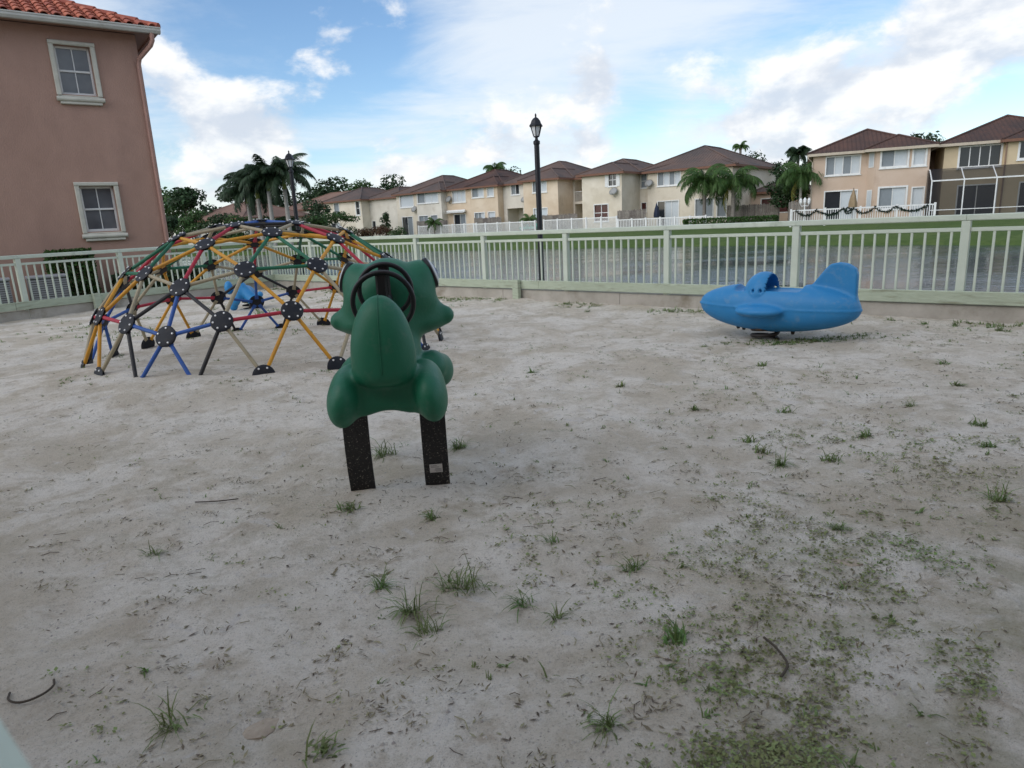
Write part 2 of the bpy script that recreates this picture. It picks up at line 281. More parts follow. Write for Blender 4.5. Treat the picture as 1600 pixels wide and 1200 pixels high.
def lawn_mat():
    mt = bpy.data.materials.new('lawn'); mt.use_nodes = True; N = mt.node_tree.nodes; Lk = mt.node_tree.links.new; b = N['Principled BSDF']; b.inputs['Roughness'].default_value = 0.95; b.inputs['Specular IOR Level'].default_value = 0.15
    tc = N.new('ShaderNodeTexCoord'); O = tc.outputs['Object']
    def ns(s, d=8, r=0.65):
        n = N.new('ShaderNodeTexNoise'); n.inputs['Scale'].default_value = s; n.inputs['Detail'].default_value = d; n.inputs['Roughness'].default_value = r; Lk(O, n.inputs[0]); return n.outputs['Fac']
    def mr(v, a, bb):
        n = N.new('ShaderNodeMapRange'); n.inputs[1].default_value = a; n.inputs[2].default_value = bb; Lk(v, n.inputs[0]); return n.outputs[0]
    def mix(f, a, bb):
        n = N.new('ShaderNodeMixRGB'); Lk(f, n.inputs[0])
        for i, v in ((1, a), (2, bb)):
            if isinstance(v, tuple): n.inputs[i].default_value = (*v, 1)
            else: Lk(v, n.inputs[i])
        return n.outputs[0]
    c = mix(mr(ns(0.25), .35, .65), (0.070, 0.120, 0.030), (0.105, 0.145, 0.045)); c = mix(mr(ns(2.5), .45, .7), c, (0.055, 0.095, 0.026)); c = mix(mr(ns(11), .55, .75), c, (0.13, 0.15, 0.06))
    Lk(c, b.inputs['Base Color'])
    bn = N.new('ShaderNodeBump'); bn.inputs['Strength'].default_value = 0.7; bn.inputs['Distance'].default_value = 0.08; Lk(ns(18, 4), bn.inputs['Height']); Lk(bn.outputs[0], b.inputs['Normal']); MATS['lawn'] = mt
lawn_mat()
def water_mat():
    mt = bpy.data.materials.new('lake_water'); mt.use_nodes = True; N = mt.node_tree.nodes; Lk = mt.node_tree.links.new; b = N['Principled BSDF']
    b.inputs['Base Color'].default_value = (0.035, 0.052, 0.080, 1); b.inputs['Roughness'].default_value = 0.09; b.inputs['IOR'].default_value = 1.33; b.inputs['Specular IOR Level'].default_value = 0.75
    tc = N.new('ShaderNodeTexCoord'); mp = N.new('ShaderNodeMapping'); mp.inputs['Rotation'].default_value = (0, 0, R(8)); mp.inputs['Scale'].default_value = (0.55, 1.6, 1); Lk(tc.outputs['Object'], mp.inputs[0])
    n1 = N.new('ShaderNodeTexNoise'); n1.inputs['Scale'].default_value = 1.6; n1.inputs['Detail'].default_value = 5; n1.inputs['Roughness'].default_value = 0.6; Lk(mp.outputs[0], n1.inputs[0])
    n2 = N.new('ShaderNodeTexNoise'); n2.inputs['Scale'].default_value = 0.18; n2.inputs['Detail'].default_value = 2; Lk(mp.outputs[0], n2.inputs[0])
    mr = N.new('ShaderNodeMapRange'); mr.inputs[1].default_value = .35; mr.inputs[2].default_value = .65; mr.inputs[3].default_value = .15; mr.inputs[4].default_value = 1.0; Lk(n2.outputs[0], mr.inputs[0])
    ml = N.new('ShaderNodeMath'); ml.operation = 'MULTIPLY'; Lk(n1.outputs[0], ml.inputs[0]); Lk(mr.outputs[0], ml.inputs[1])
    bn = N.new('ShaderNodeBump'); bn.inputs['Strength'].default_value = 0.55; bn.inputs['Distance'].default_value = 0.10; Lk(ml.outputs[0], bn.inputs['Height']); Lk(bn.outputs[0], b.inputs['Normal']); MATS['lake_water'] = mt
water_mat()

# ------------------------------------------------------------------ mesh helpers
class MB:
    def __init__(s): s.v = []; s.f = []; s.uv = None
    def quad(s, *p):
        i = len(s.v); s.v += [tuple(q) for q in p]; s.f.append(tuple(range(i, i+len(p))))
    def box(s, x0, y0, z0, x1, y1, z1):
        i = len(s.v); s.v += [(x0,y0,z0),(x1,y0,z0),(x1,y1,z0),(x0,y1,z0),(x0,y0,z1),(x1,y0,z1),(x1,y1,z1),(x0,y1,z1)]
        s.f += [tuple(i+k for k in q) for q in ((0,3,2,1),(4,5,6,7),(0,1,5,4),(1,2,6,5),(2,3,7,6),(3,0,4,7))]; return s
    def cbox(s, x0, y0, z0, x1, y1, z1, c):          # box with chamfered edges along its longest axis
        d = (x1-x0, y1-y0, z1-z0); a = d.index(max(d)); o = [k for k in range(3) if k != a]
        lo = (x0, y0, z0); hi = (x1, y1, z1)
        ring = []
        for (u, w, du, dw) in ((0,0,1,0),(1,0,-1,0),(1,0,0,1),(1,1,0,-1),(1,1,-1,0),(0,1,1,0),(0,1,0,-1),(0,0,0,1)):
            ring.append(((lo, hi)[u][o[0]] + du*c, (lo, hi)[w][o[1]] + dw*c))
        i = len(s.v)
        for e in (lo[a], hi[a]):
            for p in ring:
                q = [0, 0, 0]; q[a] = e; q[o[0]] = p[0]; q[o[1]] = p[1]; s.v.append(tuple(q))
        for k in range(8): s.f.append((i+k, i+(k+1) % 8, i+8+(k+1) % 8, i+8+k))
        s.f.append(tuple(i+k for k in range(7, -1, -1))); s.f.append(tuple(i+8+k for k in range(8))); return s
    def tube(s, pts, r, n=8, cap=True):
        pts = [Vector(p) for p in pts]; rs = r if isinstance(r, (list, tuple)) else [r]*len(pts)
        base = len(s.v); t0 = (pts[1]-pts[0]).normalized(); a = Vector((0,0,1)) if abs(t0.z) < 0.9 else Vector((1,0,0)); u = t0.cross(a).normalized()
        for k, p in enumerate(pts):
            t = (pts[min(k+1, len(pts)-1)] - pts[max(k-1, 0)]).normalized(); u = (u - t*u.dot(t)).normalized(); w = t.cross(u)
            for j in range(n):
                q = p + (u*math.cos(2*math.pi*j/n) + w*math.sin(2*math.pi*j/n))*rs[k]; s.v.append(tuple(q))
        for k in range(len(pts)-1):
            for j in range(n):
                j2 = (j+1) % n; s.f.append((base+k*n+j, base+k*n+j2, base+(k+1)*n+j2, base+(k+1)*n+j))
        if cap:
            s.f.append(tuple(base+j for j in range(n-1, -1, -1))); s.f.append(tuple(base+(len(pts)-1)*n+j for j in range(n)))
        return s
    def lathe(s, prof, n=16, c=(0,0,0), ax=None, cap=True):
        # prof: list of (r, z); ax: Matrix 3x3 to orient
        base = len(s.v); c = Vector(c)
        for r, z in prof:
            for j in range(n):
                q = Vector((r*math.cos(2*math.pi*j/n), r*math.sin(2*math.pi*j/n), z))
                if ax is not None: q = ax @ q
                s.v.append(tuple(q+c))
        for k in range(len(prof)-1):
            for j in range(n):
                j2 = (j+1) % n; s.f.append((base+k*n+j, base+k*n+j2, base+(k+1)*n+j2, base+(k+1)*n+j))
        if cap:
            s.f.append(tuple(base+j for j in range(n-1, -1, -1))); s.f.append(tuple(base+(len(prof)-1)*n+j for j in range(n)))
        return s
    def torus(s, c, R_, r, ax, n=40, k=10):
        base = len(s.v); c = Vector(c)
        for i in range(n):
            a = 2*math.pi*i/n
            for j in range(k):
                b = 2*math.pi*j/k; q = Vector(((R_+r*math.cos(b))*math.cos(a), (R_+r*math.cos(b))*math.sin(a), r*math.sin(b))); s.v.append(tuple(ax @ q + c))
        for i in range(n):
            for j in range(k): s.f.append((base+i*k+j, base+((i+1) % n)*k+j, base+((i+1) % n)*k+(j+1) % k, base+i*k+(j+1) % k))
        return s
    def mesh(s, name, mtl, smooth=False):
        me = bpy.data.meshes.new(name); me.from_pydata(s.v, [], s.f); me.materials.append(MATS[mtl])
        if s.uv:
            l = me.uv_layers.new(name='UVMap'); l.data.foreach_set('uv', np.array(s.uv, np.float32).ravel())
        me.update()
        if smooth:
            me.shade_smooth()
            if smooth is not True: me.set_sharp_from_angle(angle=R(smooth))
        return me
    def build(s, name, mtl, parent=None, smooth=False, loc=None, rz=0.0):
        return link(name, s.mesh(name, mtl, smooth), parent, loc, rz)
def link(name, me, parent=None, loc=None, rz=0.0, rot=None, matrix=None):
    o = bpy.data.objects.new(name, me); col.objects.link(o)
    if parent is not None: o.parent = parent
    if matrix is not None: o.matrix_local = matrix
    else:
        if loc is not None: o.location = loc
        if rot is not None: o.rotation_euler = rot
        elif rz: o.rotation_euler = (0, 0, rz)
    return o
def tag(o, label=None, cat=None, group=None, kind=None):
    if label: o['label'] = label
    if cat: o['category'] = cat
    if group: o['group'] = group
    if kind: o['kind'] = kind
    return o
def thing(name, label, cat, loc=(0,0,0), rz=0.0, group=None):
    o = bpy.data.objects.new(name, None); o.empty_display_size = 0.2; col.objects.link(o); o.location = loc; o.rotation_euler = (0, 0, rz)
    return tag(o, label, cat, group)

# value noise for relief
PERM = RNG.random((256, 256))
def vnoise(x, y):
    xi = np.floor(x).astype(int); yi = np.floor(y).astype(int); fx = x-xi; fy = y-yi; fx = fx*fx*(3-2*fx); fy = fy*fy*(3-2*fy)
    g = lambda a, b: PERM[a % 256, b % 256]
    return (g(xi, yi)*(1-fx)+g(xi+1, yi)*fx)*(1-fy) + (g(xi, yi+1)*(1-fx)+g(xi+1, yi+1)*fx)*fy
def ground_h(x, y):
    x = np.asarray(x, float); y = np.asarray(y, float)
    h = 0.030*(vnoise(x*0.9+7, y*0.9+3)-0.5) + 0.026*(vnoise(x*3.1, y*3.1)-0.5) + 0.017*(vnoise(x*8.3, y*8.3+9)-0.5) + 0.007*(vnoise(x*19, y*19)-0.5)
    for cx, cy, rr, a in ((-0.78, 3.12, 0.16, 0.012), (-0.40, 3.12, 0.15, 0.012), (2.75, 6.95, 0.5, -0.02), (-0.75, 1.62, 0.10, -0.03), (-2.1, 6.0, 0.75, 0.075), (-3.1, 5.85, 0.8, 0.10), (-4.1, 6.5, 0.75, 0.08), (-0.9, 7.3, .8, .03)):
        h = h + a*np.exp(-((x-cx)**2+(y-cy)**2)/rr**2)
    return h
def gh(x, y): return float(ground_h(np.array([x]), np.array([y]))[0])

# ================================================================== setting
RC = Vector((1.998, 10.132)); RD = Vector((0.749, -0.662)).normalized(); RN = Vector((0.662, 0.749)).normalized()     # right fence line, lakeward normal
CORNER = RC + RD*(-10.18)
LD = Vector((-0.565, -0.825)).normalized(); LN = Vector((-LD.y*-1, 0)); LN = Vector((LD.y, -LD.x)); LN = LN if LN.x < 0 else -LN  # left fence line and outward normal
def sand():
    xs = np.concatenate([np.arange(-13, -2.6, 0.09), np.arange(-2.6, 3.4, 0.035), np.arange(3.4, 9.0, 0.09)])
    ys = np.concatenate([np.arange(-3, 0.9, 0.15), np.arange(0.9, 4.6, 0.035), np.arange(4.6, 17.6, 0.09)])
    X, Y = np.meshgrid(xs, ys); Z = ground_h(X, Y)
    dr = (X-RC.x)*RN.x + (Y-RC.y)*RN.y; dl = (X-CORNER.x)*LN.x + (Y-CORNER.y)*LN.y
    ok = (dr < 0.10) & (dl < 0.10)
    n, k = X.shape; idx = np.arange(n*k).reshape(n, k)
    q = np.stack([idx[:-1, :-1], idx[:-1, 1:], idx[1:, 1:], idx[1:, :-1]], -1).reshape(-1, 4)
    m_ = (ok[:-1, :-1] & ok[:-1, 1:] & ok[1:, 1:] & ok[1:, :-1]).ravel(); q = q[m_]
    used = np.unique(q); remap = -np.ones(n*k, int); remap[used] = np.arange(len(used))
    V = np.stack([X, Y, Z], -1).reshape(-1, 3)[used]; q = remap[q]
    me = bpy.data.meshes.new('sand_ground'); me.from_pydata(V.tolist(), [], q.tolist()); me.materials.append(MATS['sand']); me.shade_smooth(); me.update()
    o = link('sand_ground', me); tag(o, kind='structure')
sand()
def lawns():
    b = MB(); b.quad((-1500, -1500, -1.6), (1500, -1500, -1.6), (1500, 1500, -1.6), (-1500, 1500, -1.6)); tag(b.build('ground', 'lawn'), kind='structure')
    b = MB()      # near lawn beside the pink house
    P = [CORNER+LN*0.16+RN*0.16, Vector((-6.2, 19.0)), Vector((-9.0, 21.5)), Vector((-15, 28)), Vector((-60, 45)), Vector((-70, -30)), CORNER+LD*30+LN*0.16]
    b.quad(*[(p.x, p.y, -0.012) for p in P])
    for i in range(3):
        p, q = P[i], P[i+1]; b.quad((p.x, p.y, -0.012), (p.x+0.6, p.y+1.2, -1.5), (q.x+0.6, q.y+1.2, -1.5), (q.x, q.y, -0.012))
    tag(b.build('near_lawn', 'lawn'), kind='structure')
    b = MB()      # strip of bank between the right fence and the water
    for t in range(-11, 20):
        for (o0, z0, o1, z1) in ((0.16, -0.02, 1.9, -0.06), (1.9, -0.06, 4.6, -1.4)):
            p = RC+RD*t; q = RC+RD*(t+1)
            b.quad((*(p+RN*o0), z0), (*(q+RN*o0), z0), (*(q+RN*o1), z1), (*(p+RN*o1), z1))
    tag(b.build('near_bank', 'lawn', smooth=True), kind='structure')
    # far bank
    sh = [((95, -60), (.85, .5)), ((40, 11), (.80, .60)), ((30, 23.8), (.78, .626)), ((23.6, 31.8), (.78, .626)), ((16.4, 42.0), (.72, .69)), ((12.6, 45.8), (.66, .75)), ((4, 52.7), (.6, .8)), ((-5.5, 59.8), (.55, .83)), ((-15, 66), (.45, .9)), ((-36, 82), (.1, 1)), ((-62, 84), (-.5, .86)), ((-82, 66), (-1, .1)), ((-70, 48), (-.6, -.8))]
    prof = [(-0.8, -1.3), (0.0, -0.93), (0.5, -0.70), (4.0, -0.42), (9.0, -0.14), (14.0, -0.02), (40, 0.0), (900, 0.0)]
    fine = []
    for i in range(len(sh)-1):
        (a, na), (c, nc) = sh[i], sh[i+1]
        for k in range(8):
            f = k/8; fine.append((Vector(a).lerp(Vector(c), f), Vector(na).lerp(Vector(nc), f).normalized()))
    b = MB(); n = len(fine)
    for j, (o, z) in enumerate(prof):
        for i, (p, d) in enumerate(fine):
            w = 0.35*math.sin(i*1.7)*(1 if j < 3 else 0); q = p + d*(o+w); b.v.append((q.x, q.y, z))
    for j in range(len(prof)-1):
        for i in range(n-1): b.f.append((j*n+i, (j+1)*n+i, (j+1)*n+i+1, j*n+i+1))
    tag(b.build('far_bank', 'lawn', smooth=True), kind='structure')
    b = MB(); b.quad((-260, -160, -0.9), (260, -160, -0.9), (260, 260, -0.9), (-260, 260, -0.9)); tag(b.build('lake', 'lake_water'), kind='structure')
lawns()

# ------------------------------------------------------------------ playground fence
Z_TOP = 1.135
def fence_run(label, origin, d, inward, t0, t1, post_ts, stubs=(), joints=()):
    # local x runs along the fence, local y towards the playground
    rz = math.atan2(d.y, d.x); root = thing('railing_fence', label, 'fence', (origin.x, origin.y, 0), rz)
    sgn = 1 if Vector((-d.y, d.x)).dot(inward) > 0 else -1
    def bx(x0, y0, z0, x1, y1, z1, c=0.004):
        ya, yb = sorted((y0*sgn, y1*sgn)); return MB().cbox(x0, ya, z0, x1, yb, z1, c)
    picket = bx(-0.0125, -0.0125, 0.22, 0.0125, 0.0125, 0.958, 0.003).mesh('picket', 'fence_paint')
    post = bx(-0.043, -0.043, -0.05, 0.043, 0.043, 1.068, 0.006).mesh('post', 'fence_paint')
    for a, c in zip(post_ts[:-1], post_ts[1:]):
        bx(a, -0.040, 1.070, c-0.003, 0.040, Z_TOP, 0.008).build('top_rail', 'fence_paint', root)
        bx(a+0.044, -0.018, 0.955, c-0.044, 0.018, 0.997).build('middle_rail', 'fence_paint', root)
        bx(a+0.044, -0.018, 0.225, c-0.044, 0.018, 0.262).build('bottom_rail', 'fence_paint', root)
        for k in range(1, 14):
            link('picket', picket, root, (a + (c-a)*k/14 + random.uniform(-.003, .003), 0, random.uniform(-.002, .002)))
    for t in post_ts: link('post', post, root, (t, 0, 0))
    edges = [t0] + list(joints) + [t1]
    for a, c in zip(edges[:-1], edges[1:]):
        dz = random.uniform(-.006, .006); dy = random.uniform(0, .006)
        bx(a+0.003, 0.047+dy, 0.185+dz, c-0.003, 0.085+dy, 0.325+dz, 0.005).build('skirting_board', 'fence_wood', root)
    for s_ in stubs: bx(s_-0.065, 0.094, -0.06, s_+0.065, 0.175, 0.335, 0.008).build('stub_post', 'fence_wood', root)
    return root
rposts = [0.408+1.785*k for k in range(-5, 5)]; rposts = [-10.18] + rposts
fence_run('pale green picket railing along the lake behind the blue plane rider', RC, RD, -RN, -10.18, rposts[-1], rposts, stubs=(-2.34,), joints=(-6.9, -1.9, 2.05, 5.2))
lposts = [0.05+1.785*k for k in range(0, 7)]
fence_run('pale green picket railing in front of the pink house, left of the dome', CORNER, LD, -LN, 0.05, lposts[-1], lposts, stubs=(4.25,), joints=(2.6, 5.6, 9.1))
def kerb(name, label, origin, d, inward, t0, t1):
    rz = math.atan2(d.y, d.x); sgn = 1 if Vector((-d.y, d.x)).dot(inward) > 0 else -1
    root = thing('timber_kerb', label, 'kerb', (origin.x, origin.y, 0), rz); t = t0
    while t < t1-0.1:
        l = min(random.uniform(2.2, 2.7), t1-t); ya, yb = sorted((-0.10*sgn, 0.052*sgn))
        MB().cbox(t+0.004, ya, -0.12, t+l-0.004, yb+random.uniform(-.006, .006), 0.172+random.uniform(-.008, .006), 0.012).build('kerb_block', 'kerb_concrete', root); t += l
kerb('k', 'weathered grey edging under the lakeside railing', RC, RD, -RN, -10.1, 7.6)
kerb('k', 'weathered grey edging under the railing by the pink house', CORNER, LD, -LN, 0.15, 10.7)
# the railing right beside the camera, only the corner of its top rail in view
def near_fence():
    d = (Vector((-0.1944, 0.2194)) - Vector((-0.1592, 0.1884))).normalized(); nrm = Vector((d.y, -d.x)); nrm = nrm if nrm.x < 0 else -nrm
    o = Vector((-0.176, 0.203)) + nrm*0.040; rz = math.atan2(d.y, d.x)
    root = thing('railing_fence', 'blurred pale green rail end close to the lens at the lower left corner', 'fence', (o.x, o.y, 0), rz)
    MB().cbox(-1.5, -0.04, 1.07, 0.62, 0.04, Z_TOP, 0.008).build('top_rail', 'fence_paint', root)
    MB().cbox(-1.5, -0.018, 0.955, 0.53, 0.018, 0.997, 0.004).build('middle_rail', 'fence_paint', root)
    for x in (-1.3, 0.575): MB().cbox(x-0.043, -0.043, -0.05, x+0.043, 0.043, 1.068, 0.006).build('post', 'fence_paint', root)
    pk = MB().cbox(-0.0125, -0.0125, 0.0, 0.0125, 0.0125, 0.958, 0.003).mesh('picket', 'fence_paint')
    for k in range(1, 13): link('picket', pk, root, (-1.3+k*0.144, 0, 0))
near_fence()

# ------------------------------------------------------------------ building helpers
def wall_face(b, x0, x1, z0, z1, y, holes=(), reveal=0.12):
    xs = sorted({x0, x1, *[h[0] for h in holes], *[h[1] for h in holes]}); zs = sorted({z0, z1, *[h[2] for h in holes], *[h[3] for h in holes]})
    for i in range(len(xs)-1):
        for j in range(len(zs)-1):
            cx, cz = (xs[i]+xs[i+1])/2, (zs[j]+zs[j+1])/2
            if any(h[0] < cx < h[1] and h[2] < cz < h[3] for h in holes): continue
            b.quad((xs[i], y, zs[j]), (xs[i+1], y, zs[j]), (xs[i+1], y, zs[j+1]), (xs[i], y, zs[j+1]))
    for h in holes:
        r = h[4] if len(h) > 4 else reveal; a, c, lo, hi = h[:4]
        b.quad((a, y, lo), (a, y, hi), (a, y+r, hi), (a, y+r, lo)); b.quad((c, y, hi), (c, y, lo), (c, y+r, lo), (c, y+r, hi))
        b.quad((a, y, hi), (c, y, hi), (c, y+r, hi), (a, y+r, hi)); b.quad((c, y, lo), (a, y, lo), (a, y+r, lo), (c, y+r, lo))
def window(root, x0, x1, z0, z1, y, panes, name='window', trim=0.09, sill=True, frame='white_paint', rows=1, depth=0.10, shutters=False):
    # y: wall face; frame ring stands 4 cm proud, panes sit back in the opening
    b = MB(); p = 0.04; t = trim
    b.box(x0-t, y-p, z1, x1+t, y+0.02, z1+t); b.box(x0-t, y-p, z0-t, x1+t, y+0.02, z0); b.box(x0-t, y-p, z0, x0, y+0.02, z1); b.box(x1, y-p, z0, x1+t, y+0.02, z1)
    n = len(panes); w = (x1-x0)/n; m_ = 0.030
    for i in range(1, n): b.box(x0+i*w-m_, y+depth-0.05, z0, x0+i*w+m_, y+depth-0.008, z1)
    for j in range(1, rows): b.box(x0, y+depth-0.055, z0+(z1-z0)*j/rows-m_, x1, y+depth-0.010, z0+(z1-z0)*j/rows+m_)
    if sill: b.box(x0-t-0.05, y-p-0.05, z0-t-0.07, x1+t+0.05, y+0.015, z0-t-0.004)
    if shutters:
        for a in (x0-t-0.32, x1+t+0.004): b.box(a, y-0.05, z0-t, a+0.31, y-0.003, z1+t)
    o = b.build(name, frame, root)
    for i, m in enumerate(panes):
        q = MB(); q.box(x0+i*w+(m_ if i else 0), y+depth-(0.0 if i % 2 else 0.012), z0, x0+(i+1)*w-(m_ if i < n-1 else 0), y+depth+0.03, z1); q.build('pane', m, o)
    return o
def hip_roof(root, x0, x1, y0, y1, ze, slope, mtl, over=0.45, fascia='fascia', caps=True, name='roof', fz=0.20, back_gable=False):
    x0 -= over; x1 += over; y0 -= over; y1 += (0 if back_gable else over); W = x1-x0; Dp = y1-y0; b = MB(); b.uv = []
    half = min(W, Dp)/2; h = half*slope; sl = math.hypot(1, slope)
    if back_gable:
        half = W/2; h = half*slope; A = (x0+half, y0+half, ze+h); B = (x0+half, y1, ze+h)
    elif W >= Dp: A = (x0+half, y0+half, ze+h); B = (x1-half, y0+half, ze+h)
    else: A = (x0+half, y0+half, ze+h); B = (x0+half, y1-half, ze+h)
    c = [(x0, y0, ze), (x1, y0, ze), (x1, y1, ze), (x0, y1, ze)]
    def face(pts, ax):
        b.quad(*pts)
        base = pts[0]
        for p in pts:
            if ax == 'f': b.uv.append((p[0], (p[1]-y0)*sl))
            elif ax == 'b': b.uv.append((p[0], (y1-p[1])*sl))
            elif ax == 'l': b.uv.append((p[1], (p[0]-x0)*sl))
            else: b.uv.append((p[1], (x1-p[0])*sl))
    if back_gable or W < Dp:
        face((c[0], c[1], A), 'f'); face((c[1], c[2], B, A), 'r'); face((c[3], c[0], A, B), 'l')
        if back_gable: face((c[2], c[3], B), 'b')
        else: face((c[2], c[3], B), 'b')
    else:
        face((c[0], c[1], B, A), 'f'); face((c[1], c[2], B), 'r'); face((c[2], c[3], A, B), 'b'); face((c[3], c[0], A), 'l')
    o = b.build(name, mtl, root)
    f = MB(); e = 0.03
    f.box(x0, y0, ze-fz, x1, y0+0.09, ze-0.006)
    f.box(x0, y0+0.0901, ze-fz, x0+0.09, y1, ze-0.006); f.box(x1-0.09, y0+0.0901, ze-fz, x1, y1, ze-0.006)
    f.box(x0+0.0901, y0+0.0901, ze-fz+0.05, x1-0.0901, y1-0.001, ze-fz+0.07)      # soffit
    f.build('fascia', fascia, o)
    if caps:
        k = MB(); up = Vector((0, 0, 0.03))
        segs = [(c[0], A), (c[1], A if (W < Dp or back_gable) else B), (A, B)]
        if not back_gable: segs += [(c[2], B), (c[3], B if W < Dp else A)]
        for p, q in segs:
            p, q = Vector(p)+up, Vector(q)+up
            if (q-p).length > 0.2: k.tube([p, q], 0.085, 6)
        k.build('ridge_cap', mtl, o)
    return o
def satellite_dish(root_loc, rz, label, tilt=0.6):
    t = thing('satellite_dish', label, 'satellite dish', root_loc, rz, None)
    ax = Matrix.Rotation(R(90)-tilt, 3, 'X')
    MB().lathe([(0.02, 0.10), (0.18, 0.085), (0.32, 0.04), (0.42, -0.02), (0.43, -0.005), (0.32, 0.06), (0.18, 0.105), (0.02, 0.12)], 14, (0, -0.32, 0.30), ax).build('dish', 'dish_grey', t, True)
    MB().tube([(0, 0.02, -0.25), (0, -0.18, -0.20), (0, -0.22, 0.25)], 0.025, 6).build('mast', 'dish_grey', t)
    MB().tube([(0, -0.25, 0.02), (0.0, -0.75, 0.12), (0, -0.80, 0.30)], 0.02, 6).build('feed_arm', 'dish_grey', t)
    return t

# ------------------------------------------------------------------ pink house at the left
def pink_house():
    rz = math.atan2(0.6, 0.8); root = thing('pink_house', 'pink stucco two-storey house with red barrel tile roof at the left edge', 'house', (-8.395, 17.5, 0), rz)
    W = 9.5; Dp = 9.0; ZE = 5.95
    holes = [(-1.68, -0.99, 4.55, 5.58), (-1.69, -1.0, 1.53, 2.56)]
    wins = holes
    b = MB(); wall_face(b, -W, 0, -0.1, ZE, 0, [(*h, 0.22) for h in holes])
    b.quad((0, 0, -0.1), (0, Dp, -0.1), (0, Dp, ZE), (0, 0, ZE)); b.quad((0, Dp, -0.1), (-W, Dp, -0.1), (-W, Dp, ZE), (0, Dp, ZE)); b.quad((-W, Dp, -0.1), (-W, 0, -0.1), (-W, 0, ZE), (-W, Dp, ZE))
    b.build('wall', 'pink_stucco', root)
    for (x0, x1, z0, z1) in wins:
        f = MB(); t = 0.105                                            # moulded surround
        f.cbox(x0-t, -0.055, z1, x1+t, 0.01, z1+t*0.85, 0.02); f.cbox(x0-t, -0.055, z0-0.02, x0-0.006, 0.01, z1-0.002, 0.018); f.cbox(x1+0.006, -0.055, z0-0.02, x1+t, 0.01, z1-0.002, 0.018)
        f.cbox(x0-t+0.012, -0.030, z0-0.055, x1+t-0.012, 0.01, z0-0.022, 0.008)
        w = f.build('window', 'trim_cream', root)
        s = MB(); s.tube([(x0-t-0.02, -0.055, z0-0.105), (x1+t+0.02, -0.055, z0-0.105)], 0.052, 12); s.cbox(x0-t+0.04, -0.075, z0-0.215, x1+t-0.04, 0.01, z0-0.158, 0.012); s.cbox(x0-t-0.0, -0.030, z0-0.157, x1+t, 0.01, z0-0.06, 0.01)
        s.build('sill', 'trim_cream', w)
        sh = MB(); y = 0.125
        sh.cbox(x0, y, z0, x0+0.045, y+0.05, z1, 0.006); sh.cbox(x1-0.045, y, z0, x1, y+0.05, z1, 0.006); sh.cbox(x0+0.046, y, z0, x1-0.046, y+0.05, z0+0.06, 0.006); sh.cbox(x0+0.046, y, z1-0.045, x1-0.046, y+0.05, z1, 0.006)
        zm = (z0+z1)/2; xm = (x0+x1)/2
        sh.cbox(x0+0.046, y-0.008, zm-0.022, x1-0.046, y+0.045, zm+0.022, 0.005); sh.box(xm-0.010, y+0.012, z0+0.061, xm+0.010, y+0.04, zm-0.023); sh.box(xm-0.010, y+0.012, zm+0.023, xm+0.010, y+0.04, z1-0.046)
        sh.build('sash', 'white_paint', w)
        for (a, c, lo, hi) in ((x0+.046, xm-.010, z0+.061, zm-.023), (xm+.010, x1-.046, z0+.061, zm-.023), (x0+.046, xm-.010, zm+.023, z1-.046), (xm+.010, x1-.046, zm+.023, z1-.046)):
            MB().box(a, y+0.030, lo, c, y+0.036, hi).build('pane', 'window_glass', w)
    # roof: hip with overhang; barrel tiles on the front slope
    ov = 0.42; SL = 0.44; ez = 6.02
    hip_roof(root, -W, 0, 0, Dp, ez, SL, 'roof_red', ov, 'pink_paint', caps=False, fz=0.10)
    roof = [c for c in root.children if c.name.startswith('roof')][-1]
    sl = math.hypot(1, SL); ang = math.atan(SL)
    tb = MB(); n = 8; pit = 0.232
    for j, yy in enumerate((0.0, 0.40)):
        for k in range(n+1):
            a = math.pi*k/n; x = -0.075*math.cos(a); z = 0.062*math.sin(a) + (0.028 if j == 0 else 0.0)
            tb.v.append((x+0.0, yy, z))
        tb.v.append((pit-0.075-0.02, yy, -0.005+(0.028 if j == 0 else 0.0)))
    m_ = n+2
    for k in range(m_-1): tb.f.append((k, k+1, m_+k+1, m_+k))
    # thickness at the lower edge
    base = len(tb.v)
    for k in range(m_): v = tb.v[k]; tb.v.append((v[0], v[1]+0.004, v[2]-0.018))
    for k in range(m_-1): tb.f.append((k+1, k, base+k, base+k+1))
    tms = [tb.mesh('tile', mm, 35) for mm in ('terracotta', 'tile_red_b', 'tile_red_c')]
    rot = Matrix.Rotation(ang, 4, 'X')
    for r_ in range(9):
        run = r_*0.33/sl
        for c_ in range(26):
            x = ov - 0.12 - c_*pit
            if x > ov - run - 0.10: continue
            y = -ov - 0.05 + run; z = ez + run*SL + 0.012 + r_*0.0
            mt_ = Matrix.Translation((x+random.uniform(-.006, .006), y+random.uniform(-.006, .006), z)) @ rot
            link('tile', random.choice(tms), roof, matrix=mt_)
    k = MB(); 
    for i in range(12):                                                  # hip cap tiles
        a = i*0.36; p = Vector((ov+0.02-a, -ov-0.02+a, ez+a*SL+0.05)); q = Vector((ov+0.02-a-0.38, -ov-0.02+a+0.38, ez+(a+0.38)*SL+0.03)); k.tube([p, q], [0.085, 0.07], 8)
    k.build('hip_cap', 'tile_red_c', roof, 40)
    g = MB()                                                             # box gutter along the front eave
    yg = -ov-0.001
    prof = [(0, 0), (-0.09, 0.0), (-0.125, 0.055), (-0.125, 0.10), (-0.14, 0.105), (-0.14, 0.13), (-0.125, 0.13), (0, 0.125)]
    for xx in (-W-ov, ov+0.03):
        for (py, pz) in prof: g.v.append((xx, yg+py, ez-0.115+pz))
    m2 = len(prof)
    for i in range(m2): g.f.append((i, (i+1) % m2, m2+(i+1) % m2, m2+i))
    g.f.append(tuple(range(m2))); g.f.append(tuple(range(2*m2-1, m2-1, -1)))
